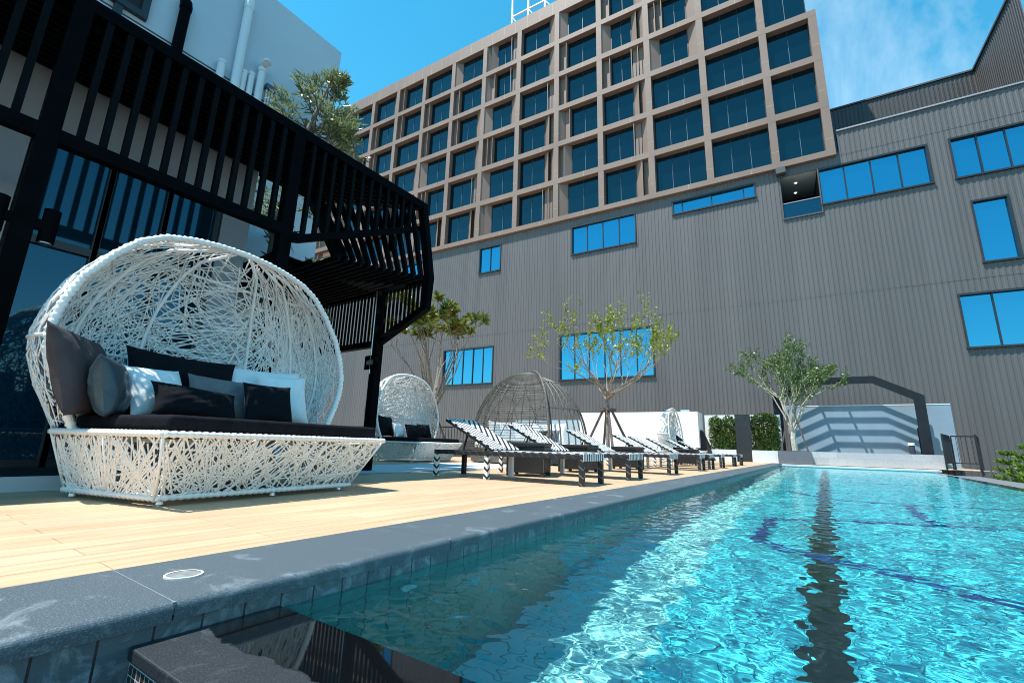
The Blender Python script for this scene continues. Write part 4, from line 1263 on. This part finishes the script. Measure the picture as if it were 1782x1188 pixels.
# young conifers beyond the overflow edge
def young_pine(px, py, z0, hgt, wid, label, seed):
    t = thing('young_pine', label, 'plant', (px, py, z0), 0, 'young pines beyond the pool edge')
    rg = random.Random(seed)
    m = MB(); m.tube([(px, py, z0), (px, py, z0+hgt)], [0.02, 0.006], 6); m.build('stem', M_barkbrown, t)
    m = MB()
    for lv in range(4):
        z = z0+hgt*(0.22+0.25*lv); L_ = wid*(1.0-0.2*lv)
        for k in range(6):
            a = 6.28*k/6+lv*0.5+rg.uniform(-.15, .15)
            prev = Vector((px, py, z))
            for i in range(7):
                tt = (i+1)/7
                q = Vector((px+math.cos(a)*L_*tt, py+math.sin(a)*L_*tt, z+0.30*L_*tt*tt+0.12*L_*tt))
                for _ in range(16):
                    d = ((q-prev).normalized()+Vector((rg.gauss(0, .6), rg.gauss(0, .6), rg.gauss(0.25, .5)))).normalized()
                    leaf(m, prev.lerp(q, rg.random()), d, 0.075*rg.uniform(.7, 1.2)*wid/0.35, 0.3, rg)
                prev = q
    m.build('foliage', M_lf_pine, t)
# ================================================================== FURNITURE
exec_marker = None

# ---- white nest daybed
W2 = 0.89


def rimhalf(hh):
    H_ = [0, .17, .32, .5, .65, .85, 1.07, 1.3, 1.46, 1.56, 1.62, 1.655, 1.665]
    U_ = [.98, 1.06, 1.13, 1.19, 1.205, 1.17, 1.09, .94, .80, .64, .44, .22, 0.0]
    return float(np.interp(hh, H_, U_))


HT = 1.665
wrim = lambda hh: 0.95+0.08*hh


def backd(hh):
    H_ = [0, .3, .6, .9, 1.15, 1.35, 1.5, 1.6, HT]
    B_ = [1.52, 1.58, 1.60, 1.58, 1.52, 1.44, 1.34, 1.22, wrim(HT)+0.01]
    return float(np.interp(hh, H_, B_))


def shell(sa, hh):
    """sa 0..1 from the left rim round the back to the right rim; hh height above the base top"""
    U = rimhalf(hh); w0 = wrim(hh); Bd = backd(hh)-w0
    th = math.pi*sa
    ex = 0.62
    cx = math.copysign(abs(math.cos(th))**ex, math.cos(th)); sx = abs(math.sin(th))**ex
    return Vector((-U*cx*(1+0.10*sx), w0+Bd*sx, hh))


ZB = 0.43


def base_pt(sa, t):
    """base wall: sa 0..4 round the four sides, t 0 bottom .. 1 top"""
    top = [(-W2, 0.0), (W2, 0.0), (1.03, 1.15), (0.82, 1.53), (-0.82, 1.53), (-1.03, 1.15)]
    bot = [(-0.76, 0.24), (0.76, 0.24), (0.88, 1.18), (0.74, 1.42), (-0.74, 1.42), (-0.88, 1.18)]
    i = int(sa) % 6; f = sa-int(sa); j = (i+1) % 6
    a = Vector(top[i]).lerp(Vector(top[j]), f); b = Vector(bot[i]).lerp(Vector(bot[j]), f)
    q = b.lerp(a, t)
    return Vector((q.x, q.y, 0.045+(ZB-0.045)*t))


def make_daybed(full=True, seed=5, dens=1.0, name='daybed'):
    rg = random.Random(seed)
    root = thing(name, 'near white woven nest daybed with open hood on the timber deck', 'daybed')
    r = 0.0054
    # hood weave
    m = MB()
    n = int(780*dens)
    for _ in range(n):
        s0 = rg.random(); h0 = rg.random()**0.85*HT*0.985
        if rg.random() > (rimhalf(h0)+0.35)/1.55:
            continue
        a = rg.uniform(0, math.pi)
        if abs(math.sin(a)) < 0.35 and rg.random() < 0.6:
            a = rg.uniform(0.5, 2.6)
        L_ = rg.uniform(0.3, 0.8)
        ds = L_*math.cos(a)/(2*rimhalf(h0)+1.9*(backd(h0)-wrim(h0))); dh = L_*math.sin(a)
        pts = []
        for i in range(5):
            t = i/4-0.5
            s_, h_ = s0+ds*2*t, h0+dh*2*t
            if not (0 <= s_ <= 1 and -0.02 <= h_ <= HT*0.992):
                if pts:
                    break
                continue
            q = shell(s_, max(0, h_)); q.z += 0
            off = rg.uniform(-0.008, 0.008)
            pts.append(q+Vector((0, off, off)))
        if len(pts) > 1:
            m.tube(pts, r*rg.uniform(0.8, 1.25), 4, cap=False)
    # crown weave across the top where strips run front to back
    m.v = [(x, y, z+ZB) for x, y, z in m.v]
    m.build('hood_weave', M_wick, root, smooth=True)
    # hood ribs and rings
    m = MB()
    for s_ in (0.16, 0.30, 0.44, 0.56, 0.70, 0.84):
        m.tube([shell(s_, HT*k/14*0.995)*0.992+Vector((0, 0, ZB)) for k in range(15)], 0.015, 7)
    for hz in (0.62, 1.42):
        m.tube([shell(k/30, hz)+Vector((0, 0, ZB)) for k in range(31)], 0.014, 7)
    m.build('hood_ribs', M_wick, root, smooth=True)
    # wrapped rim
    m = MB(); pts = []
    K = 90
    for k in range(K+1):
        hh = HT*math.sin(math.pi*k/K)**1.0 if False else None
    hs = [HT*(1-(1-k/45)**2) for k in range(46)]
    left = [Vector((-rimhalf(hh), wrim(hh), hh+ZB)) for hh in hs]; rightp = [Vector((rimhalf(hh), wrim(hh), hh+ZB)) for hh in hs[::-1]]
    path = left+rightp[1:]
    fine = []
    for a, b in zip(path[:-1], path[1:]):
        k = max(1, int((b-a).length/0.012))
        fine += [a.lerp(b, i/k) for i in range(k)]
    fine.append(path[-1])
    m.tube(fine, [0.027+0.0045*math.sin(i*1.9)+rg.uniform(-.002, .002) for i in range(len(fine))], 9)
    m.build('hood_rim', M_wick, root, smooth=True)
    # base weave
    m = MB()
    per = [1.78, 1.15, 0.45, 1.64, 0.45, 1.15]
    for i in range(6):
        for _ in range(int(150*per[i]*dens)):
            f0 = rg.uniform(-0.12, 1.12); t0 = rg.uniform(-0.1, 1.1); a = rg.uniform(0, math.pi) if rg.random() < 0.5 else rg.uniform(0.6, 2.5); L_ = rg.uniform(0.35, 0.95)
            pts = []
            for k in range(13):
                tt = k/12-0.5
                f_ = f0+L_*math.cos(a)*tt*2/per[i]*0.5*1.6; t_ = t0+L_*math.sin(a)*tt/ZB*1.6
                if not (0 <= f_ <= 0.9999 and 0 <= t_ <= 1):
                    if pts:
                        break
                    continue
                q = base_pt(i+f_, t_); pts.append(q)
            if len(pts) > 1:
                m.tube([pts[0]+Vector((0, rg.uniform(-.005, .005), 0)), pts[-1]+Vector((0, rg.uniform(-.005, .005), 0))], r*rg.uniform(0.8, 1.25), 4, cap=False)
    m.build('base_weave', M_wick, root, smooth=True)
    m = MB()
    for t_, rr in ((1.0, 0.020), (0.0, 0.020)):
        P_ = [base_pt(k/20, t_) for k in range(121)]
        fine = []
        for a, b in zip(P_[:-1], P_[1:]):
            kk = max(1, int((b-a).length/0.014)); fine += [a.lerp(b, i/kk) for i in range(kk)]
        fine.append(P_[-1])
        m.tube(fine, [rr+0.0045*math.sin(i*2.1) for i in range(len(fine))], 7)
    for sa in (0, 0.33, 0.66, 1, 1.5, 2, 3, 4, 5, 5.5):
        m.tube([base_pt(sa, 0), base_pt(sa, 1)], 0.009, 7)
    m.build('base_frame', M_wick, root, smooth=True)
    m = MB()
    for k in range(9):
        x = -0.8+1.6*k/8
        m.box((x-0.03, 0.10, ZB-0.055), (x+0.03, 1.5, ZB-0.03))
    m.build('bed_slats', M_wickin, root)
    for x, y in ((-0.70, 0.30), (0.05, 0.28), (0.70, 0.30), (-0.84, 1.15), (0.84, 1.15), (0, 1.38)):
        m = MB(); m.tube([(x, y, 0.0), (x, y, 0.045)], [0.024, 0.018], 10); m.build('foot', M_steel, root)
    return root


def frame_of(origin, yaw):
    """daybed frame -> world: x across, y back, z up"""
    a = Vector((-math.sin(yaw), math.cos(yaw), 0)); b = Vector((-math.cos(yaw), -math.sin(yaw), 0))
    return lambda p: Vector(origin)+a*p[0]+b*p[1]+Vector((0, 0, p[2]))


def mattress(name, label, origin, yaw, rzl):
    m = MB(); n = 0
    P_ = [(-0.85, 0.05), (0.85, 0.05), (0.93, 1.1), (0.76, 1.46), (-0.76, 1.46), (-0.93, 1.1)]
    m.prism([(x, y, ZB+0.022) for x, y in P_], (0, 0, 0.095))
    o = fixn(m.build(name, M_mattress)); bevel(o, 0.03, 4)
    o.location = origin; o.rotation_euler = (0, 0, rzl)
    return tag(o, label, 'mattress')


def pillow_mesh(w, h_, t, seed=0, n=26, pinch=0.10):
    rg = random.Random(seed); m = MB()
    for sgn in (1, -1):
        base = len(m.v)
        for j in range(n+1):
            for i in range(n+1):
                u, v = -1+2*i/n, -1+2*j/n
                k = (1-abs(u)**2.6)*(1-abs(v)**2.6)
                z = sgn*t/2*max(0, k)**0.52
                px_ = w/2*u*(1-pinch*(1-v*v)*abs(u)**3 * 0.9); py_ = h_/2*v*(1-pinch*(1-u*u)*abs(v)**3*0.9)
                z += sgn*k*(0.007*math.sin(6*u+2.3*v+seed)*math.sin(5*v-1.7*u+2*seed)+0.005*math.sin(13*u-7*v+3*seed)*math.sin(9*v+seed))
                m.v.append((px_, py_, z))
        for j in range(n):
            for i in range(n):
                q = (base+j*(n+1)+i, base+j*(n+1)+i+1, base+(j+1)*(n+1)+i+1, base+(j+1)*(n+1)+i)
                m.f.append(q if sgn > 0 else q[::-1]); m.mi.append(0)
    return m


def pillow(name, label, mt, w, h_, t, toW, yaw, pos, lean=20, turn=0, roll=0, seed=0):
    """pos in the daybed frame: centre; faces the open front, leans back by `lean`, turned about z by `turn`"""
    o = pillow_mesh(w, h_, t, seed).build(name, mt, smooth=True)
    # local x -> across, local y -> up, local z -> towards the front (-y of daybed)
    a = Vector((-math.sin(yaw), math.cos(yaw), 0)); b = Vector((-math.cos(yaw), -math.sin(yaw), 0)); z = Vector((0, 0, 1))
    Rm = Matrix((a, z, -b)).transposed()
    Rl = Matrix.Rotation(R(turn), 3, 'Y') @ Matrix.Rotation(-R(lean), 3, 'X') @ Matrix.Rotation(R(roll), 3, 'Z')
    o.matrix_world = Matrix.Translation(toW(pos)) @ (Rm @ Rl).to_4x4()
    return tag(o, label, 'cushion', 'cushions on the daybeds')


YD = R(6)
a1 = Vector((-math.sin(YD), math.cos(YD), 0))
O1 = Vector((-3.2, 1.09, 0)) + a1*W2
# local x across = a, local y back = b ; a = Rz(th)*(1,0): th = 90deg + yaw
db = make_daybed()
db.location = O1; db.rotation_euler = (0, 0, R(90)+YD)
GD = 'white woven daybeds on the deck'
db['group'] = GD
mattress('mattress', 'thick black mattress on the near white daybed', O1, YD, R(90)+YD)
T1w = frame_of(O1, YD)
ZM = ZB+0.118
pillow('cushion', 'large taupe back cushion against the left side of the near hood', M_cu_brown, 0.82, 0.62, 0.20, T1w, YD, (-0.94, 1.12, ZM+0.27), 18, 52, 0, 1)
pillow('cushion', 'glossy slate cushion standing on edge before the taupe one', M_cu_teal, 0.42, 0.42, 0.20, T1w, YD, (-0.87, 0.86, ZM+0.18), 12, 58, 0, 2)
pillow('cushion', 'white cushion between slate cushion and black lumbar pillow', M_cu_white, 0.44, 0.42, 0.17, T1w, YD, (-0.53, 1.0, ZM+0.19), 24, 12, 3, 3)
pillow('cushion', 'long black back bolster under the middle of the near hood', M_cu_black, 0.88, 0.60, 0.18, T1w, YD, (-0.22, 1.27, ZM+0.27), 14, 0, -1, 4)
pillow('cushion', 'large white back cushion beside the black bolster', M_cu_white, 0.72, 0.58, 0.18, T1w, YD, (0.48, 1.24, ZM+0.27), 16, -14, 1, 5)
pillow('cushion', 'white cushion behind the square black cushion at right', M_cu_white, 0.48, 0.50, 0.16, T1w, YD, (0.54, 1.02, ZM+0.25), 20, -14, 2, 6)
pillow('cushion', 'small grey cushion behind the black lumbar pillow', M_cu_grey, 0.48, 0.40, 0.15, T1w, YD, (-0.06, 1.02, ZM+0.19), 22, -4, -3, 7)
pillow('cushion', 'wide black lumbar pillow lying in front of the others', M_cu_black, 0.66, 0.27, 0.15, T1w, YD, (-0.34, 0.78, ZM+0.12), 26, 6, -4, 8)
pillow('cushion', 'square black cushion at the right end of the near row', M_cu_black, 0.44, 0.38, 0.15, T1w, YD, (0.26, 0.80, ZM+0.17), 20, -6, 0, 9)

# second white daybed further along
YD2 = R(8)
O2 = Vector((-7.55, 7.35, 0))+Vector((-math.sin(YD2), math.cos(YD2), 0))*W2
d2 = dup(db, O2, R(90)+YD2, 'second white woven daybed beside the charcoal planter')
mattress('mattress', 'black mattress on the second white daybed', O2, YD2, R(90)+YD2)
T2w = frame_of(O2, YD2)
pillow('cushion', 'black back bolster of the second white daybed', M_cu_black, 0.8, 0.5, 0.18, T2w, YD2, (-0.55, 1.25, ZM+0.25), 14, 20, 0, 4)
pillow('cushion', 'white cushion on the second white daybed', M_cu_white, 0.44, 0.36, 0.16, T2w, YD2, (-0.42, 0.98, ZM+0.16), 24, 15, 0, 5)
pillow('cushion', 'dark cushion left of middle on the second white daybed', M_cu_black, 0.55, 0.36, 0.15, T2w, YD2, (-0.05, 0.82, ZM+0.15), 20, 0, 0, 6)
pillow('cushion', 'square dark cushion at the right of the second white daybed', M_cu_black, 0.46, 0.38, 0.15, T2w, YD2, (0.42, 0.85, ZM+0.17), 20, -6, 0, 7)

# fourth daybed at the far end
YD4 = R(3)
c4 = fc(-2.95, 18.9)
d4 = dup(db, Vector((c4.x, c4.y+0.9, 0)), R(90)+YD4, 'far white woven daybed in front of the bright white wall')
mattress('mattress', 'black mattress on the far white daybed', Vector((c4.x, c4.y+0.9, 0)), YD4, R(90)+YD4)
T4w = frame_of(Vector((c4.x, c4.y+0.9, 0)), YD4)
pillow('cushion', 'dark cushion leaning in the far white daybed', M_cu_black, 0.55, 0.45, 0.18, T4w, YD4, (-0.45, 0.75, ZM+0.2), 24, 25, 20, 4)

# ---- domed rattan daybed
cd = fc(-5.85, 10.9)
DM = thing('dome_daybed', 'round brown rattan daybed with a half open ribbed dome canopy', 'daybed', (cd.x, cd.y, 0))
RX, RZd = 1.58, 2.0
Z0 = 0.35


def dome(az, el, k=1.0):
    r = RX*k*math.cos(el)**0.9
    d = Vector((math.cos(az), math.sin(az), 0))
    return Vector((cd.x, cd.y, Z0))+d*r+Vector((0, 0, RZd*k*math.sin(el)))


rg = random.Random(3)
m = MB()
az0, az1 = R(100), R(318)       # woven shell: left and rear
for k in range(50):
    el = math.pi/2*k/50*0.985
    m.tube([dome(az0+(az1-az0)*i/26, el) for i in range(27)], 0.0075, 4, cap=False)
m.build('woven_shell', M_rattan, DM)
m = MB()
for k in range(14):
    az = az0+(az1-az0)*k/13
    m.tube([dome(az, math.pi/2*i/14, 0.99) for i in range(15)], 0.016, 5)
for k in range(9):
    az = az0+(az1-az0)*k/9
    m.tube([dome(az+0.9*i/14, math.pi/2*i/14, 0.985) for i in range(15) if az+0.9*i/14 <= az1], 0.012, 5)
m.tube([dome(az1, math.pi/2*i/20, 1.02) for i in range(21)], 0.03, 7); m.tube([dome(az0, math.pi/2*i/20, 1.02) for i in range(21)], 0.03, 7)
m.build('shell_ribs', M_rattan, DM)
m = MB()
for k in range(9):
    az = R(322)+(R(395)-R(322))*k/8
    m.tube([dome(az, math.pi/2*i/16*0.97, 0.95) for i in range(17)], 0.019, 6)
for el in (0.02, 0.55, 1.1):
    m.tube([dome(R(322)+(R(395)-R(322))*i/16, el, 0.955) for i in range(17)], 0.014, 5)
m.build('open_ribs', M_rattan, DM)
m = MB()
for k in range(16):
    z = 0.04+0.30*k/15
    m.tube([(cd.x+(RX-0.04)*math.cos(2*math.pi*i/48), cd.y+(RX-0.04)*math.sin(2*math.pi*i/48), z) for i in range(49)], 0.012, 5)
m.build('base_weave', M_rattan, DM)
m = MB(); disc(m, (cd.x, cd.y), RX-0.07, 0.05, 0.34, 40); m.build('base_core', M_dark, DM)
m = MB(); disc(m, (cd.x, cd.y), RX-0.12, 0.343, 0.50, 48); o = fixn(m.build('mattress', M_cu_white)); bevel(o, 0.04, 3); tag(o, 'round white mattress inside the rattan dome daybed', 'mattress')
TD = frame_of(Vector((cd.x, cd.y, 0)), R(-62))
for k, (ang, w_, mt, lab) in enumerate(((-75, .62, M_cu_white, 'white back cushion at the far left inside the dome'), (-45, .62, M_cu_white, 'white back cushion second from left inside the dome'),
        (-15, .62, M_cu_white, 'white back cushion in the middle of the dome'), (15, .62, M_cu_white, 'white back cushion right of the middle inside the dome'),
        (42, .62, M_cu_white, 'white back cushion at the right inside the dome'))):
    an = R(ang); pos = (1.02*math.sin(an), 1.02*math.cos(an), 0.80)
    pillow('cushion', lab, mt, w_, 0.56, 0.2, TD, R(-62), pos, 14, -ang, 0, k)
pillow('cushion', 'small ribbed grey cushion in the dome daybed', M_cu_grey, 0.42, 0.38, 0.14, TD, R(-62), (0.55, 0.62, 0.70), 20, -30, 0, 3)
pillow('cushion', 'small black cushion beside the grey one in the dome', M_cu_black, 0.36, 0.34, 0.14, TD, R(-62), (0.22, 0.72, 0.68), 20, -20, 0, 5)


# ---- striped loungers
def make_lounger():
    """local frame: x from the head (0) to the foot (2.14), y across 0..0.70"""
    r = thing('sun_lounger', 'nearest striped black and white sun lounger by the pool', 'sun lounger')
    LX, WY, ZR = 2.14, 0.70, 0.345
    rw = 0.055
    m = MB(); m.box((0, -0.35, ZR-0.055), (LX, -0.35+rw, ZR)); m.box((0, 0.35-rw, ZR-0.055), (LX, 0.35, ZR))
    bevel(m.build('side_rails', M_railwrap, r, local=True), 0.008)
    m = MB(); m.box((LX-0.055, -0.35+rw, ZR-0.053), (LX-0.002, 0.35-rw, ZR-0.001)); m.box((LX-0.002, -0.345, ZR-0.075), (LX+0.006, 0.345, ZR+0.006)); m.build('end_rail', M_endrail, r, local=True)
    m = MB(); m.box((0.0, -0.35+rw, ZR-0.053), (0.055, 0.35-rw, ZR-0.001)); m.build('head_rail', M_railwrap, r, local=True)
    # seat webbing
    m = MB(); m.box((0.93, -0.35+0.02, ZR+0.001), (LX-0.004, 0.35-0.02, ZR+0.010)); m.build('seat_webbing', M_chev, r, local=True)
    # backrest, hinged near the middle and raised towards the head
    hx, hz = 0.93, ZR+0.012; ln = 0.86; an = R(27)
    bx_, bz = hx-ln*math.cos(an), hz+ln*math.sin(an)
    nx_, nz = math.sin(an), math.cos(an)
    f = MB()
    for y in (-0.325, 0.325):
        f.bar((hx, y, hz-0.01), (bx_, y, bz-0.01), 0.035, 0.03)
    f.bar((bx_, -0.325, bz-0.01), (bx_, 0.325, bz-0.01), 0.035, 0.03); f.bar((hx-0.42*math.cos(an), -0.30, hz+0.42*math.sin(an)-0.03), (hx-0.42*math.cos(an), 0.30, hz+0.42*math.sin(an)-0.03), 0.03, 0.03)
    bf = f.build('backrest_frame', M_rail, r, local=True)
    w = MB(); w.box((-ln/2, -0.335, 0.0), (ln/2, 0.335, 0.016))
    wb = w.build('backrest_webbing', M_chev, r, local=True)
    wb.location = ((hx+bx_)/2+nx_*0.006, 0, (hz+bz)/2+nz*0.006); wb.rotation_euler = (0, an, 0)
    for y in (-0.27, 0.27):
        st = MB()
        st.bar((0.42, y, ZR-0.03), (hx-0.50*math.cos(an), y, hz+0.50*math.sin(an)-0.03), 0.02, 0.02)
        st.build('backrest_strut', M_rail, r, local=True)
    for (x, y, mm) in ((0.03, -0.32, M_legstripe), (0.03, 0.32, M_rail), (0.83, -0.31, M_legstripe), (0.83, 0.31, M_pipew), (LX-0.03, -0.32, M_legdark), (LX-0.03, 0.32, M_legdark)):
        m = MB(); m.box((x-0.03, y-0.03, 0), (x+0.03, y+0.03, ZR-0.056))
        bevel(m.build('leg', mm, r, local=True), 0.006)
    return r


GL = 'striped sun loungers in a row by the pool'
lr = make_lounger()
foot_y = [(4.83, 5.54, 4.7), (6.35, 7.07, 4.5), (8.44, 9.15, 4.2), (10.9, 11.6, 4), (12.0, 12.7, 3.6), (13.5, 14.25, 4), (15.6, 16.4, 3.5), (17.05, 17.9, 4)]
labs = ['nearest striped black and white sun lounger by the pool', 'second striped lounger counting from the near one, its head beside a black wicker table',
        'third striped lounger, in front of the rattan dome', 'fourth striped lounger, its back below the propped bare tree', 'fifth striped lounger from the near end of the row',
        'sixth striped lounger from the near end of the row', 'seventh striped lounger, last but one towards the white wall', 'farthest striped lounger at the end of the row']
for i, (ya, yb, an) in enumerate(foot_y):
    yc = (ya+yb)/2; XF = -2.36-0.018*(yc-4.84)
    th = R(an)
    o = Vector((XF, yc, 0))-Vector((math.cos(th), math.sin(th), 0))*2.14
    if i == 0:
        lr.location = o; lr.rotation_euler = (0, 0, th); lr['group'] = GL; lr['label'] = labs[0]
    else:
        dup(lr, o, th, labs[i], GL)


# ---- wicker side tables
def make_table():
    r = thing('wicker_table', 'black wicker cube table between the first two loungers', 'side table')
    m = MB(); m.box((-0.28, -0.28, 0.05), (0.28, 0.28, 0.42)); bevel(m.build('body', M_weave, r, local=True), 0.012)
    m = MB(); m.box((-0.295, -0.295, 0.421), (0.295, 0.295, 0.475)); bevel(m.build('table_top', M_weave, r, local=True), 0.01)
    for x in (-0.25, 0.25):
        for y in (-0.25, 0.25):
            m = MB(); m.box((x-0.025, y-0.025, 0), (x+0.025, y+0.025, 0.049)); m.build('foot', M_rail, r, local=True)
    return r


GT = 'black wicker tables between the loungers'
tb = make_table(); tb.location = (-3.78, 5.98, 0); tb.rotation_euler = (0, 0, R(20)); tb['group'] = GT
dup(tb, Vector((-3.85, 7.75, 0)), R(6), 'black wicker cube table between the second and third loungers', GT)
dup(tb, Vector((-3.75, 10.0, 0)), R(5), 'black wicker cube table between the third and fourth loungers', GT)
dup(tb, Vector((-3.7, 14.9, 0)), R(5), 'black wicker cube table between the sixth and seventh loungers', GT)

young_pine(4.25, 20.0, -0.45, 1.05, 0.42, 'smaller young pine beyond the overflow edge', 2)
young_pine(4.45, 18.3, -0.45, 1.15, 0.62, 'bigger young pine at the right edge beyond the pool', 5)
m = MB(); m.box((3.83, 9.0, -1.5), (5.5, 21.5, -0.4)); tag(m.build('lower_planter', M_greystone), 'lower grey planter bed holding the young pines', 'planter')

# ================================================================== LIGHT, SKY, CAMERA
SUNV = Vector((0.23, 0.34, -1.0)).normalized()       # the way the light travels
elev = math.asin(-SUNV.z); azim = math.atan2(-SUNV.x, -SUNV.y)
sl = bpy.data.lights.new('sun', 'SUN'); sl.energy = 4.8; sl.angle = R(0.53); sl.color = (1.0, 0.965, 0.91)
so = bpy.data.objects.new('sun', sl); COL.objects.link(so)
so.rotation_euler = SUNV.to_track_quat('-Z', 'Y').to_euler(); so.location = (-10, -15, 40)
sl.cycles.is_caustics_light = True

wd = bpy.data.worlds.new('World'); S.world = wd; wd.use_nodes = True
nt = wd.node_tree; N = lambda t: nt.nodes.new('ShaderNode'+t); Lk = nt.links.new
bg = nt.nodes['Background']
sky = N('TexSky'); sky.sky_type = 'NISHITA'; sky.sun_disc = False; sky.sun_elevation = elev; sky.sun_rotation = azim
sky.air_density = 1.0; sky.dust_density = 0.0; sky.ozone_density = 2.5; sky.altitude = 0
hs_ = N('HueSaturation'); hs_.inputs['Saturation'].default_value = 1.32; hs_.inputs['Hue'].default_value = 0.468; hs_.inputs['Value'].default_value = 1.7
Lk(sky.outputs[0], hs_.inputs['Color'])
tc = N('TexCoord'); mp = N('Mapping'); mp.inputs['Scale'].default_value = (3.2, 1.3, 2.0); mp.inputs['Rotation'].default_value = (0.5, 0.5, 0.75)
Lk(tc.outputs['Generated'], mp.inputs[0])
cn = N('TexNoise'); cn.inputs['Scale'].default_value = 1.7; cn.inputs['Detail'].default_value = 9; cn.inputs['Roughness'].default_value = 0.6; cn.inputs['Distortion'].default_value = 0.5
Lk(mp.outputs[0], cn.inputs['Vector'])
# thin cirrus bank standing over the right-hand building, clear sky elsewhere
dt = N('VectorMath'); dt.operation = 'DOT_PRODUCT'
cdv = Vector((0.07, 0.79, 0.60)).normalized(); dt.inputs[1].default_value = cdv
Lk(tc.outputs['Generated'], dt.inputs[0])
ms = N('MapRange'); ms.inputs[1].default_value = 0.90; ms.inputs[2].default_value = 0.99; ms.inputs[3].default_value = -0.20; ms.inputs[4].default_value = 0.11
Lk(dt.outputs['Value'], ms.inputs[0])
sm = N('Math'); sm.operation = 'ADD'; Lk(cn.outputs['Fac'], sm.inputs[0]); Lk(ms.outputs[0], sm.inputs[1])
cr = N('MapRange'); cr.inputs[1].default_value = 0.50; cr.inputs[2].default_value = 0.86; cr.inputs[4].default_value = 0.52
Lk(sm.outputs[0], cr.inputs[0])
mx = N('Mix'); mx.data_type = 'RGBA'; mx.inputs['B'].default_value = (7.5, 8.6, 9.2, 1)
Lk(cr.outputs[0], mx.inputs['Factor']); Lk(hs_.outputs[0], mx.inputs['A']); Lk(mx.outputs['Result'], bg.inputs['Color'])
bg.inputs['Strength'].default_value = 0.092

cd_ = bpy.data.cameras.new('camera'); cam = bpy.data.objects.new('camera', cd_); COL.objects.link(cam)
cd_.sensor_width = 36; cd_.sensor_fit = 'HORIZONTAL'; cd_.lens = F_PX/IW*36; cd_.clip_start = 0.02; cd_.clip_end = 2000
Mx = Matrix((CR, CU, -CF)).transposed().to_4x4(); Mx.translation = CAM
cam.matrix_world = Mx
S.camera = cam

S.view_settings.view_transform = 'Standard'; S.view_settings.look = 'None'; S.view_settings.gamma = 1.0
S.view_settings.exposure = 0.8; S.cycles.filter_width = 1.0
S.cycles.max_bounces = 10; S.cycles.transmission_bounces = 8; S.cycles.glossy_bounces = 4; S.cycles.diffuse_bounces = 4
S.cycles.caustics_refractive = True; S.cycles.caustics_reflective = False
S.cycles.sample_clamp_indirect = 8
S.cycles.use_denoising = True; S.cycles.denoising_prefilter = 'ACCURATE'; S.cycles.denoising_input_passes = 'RGB_ALBEDO_NORMAL'
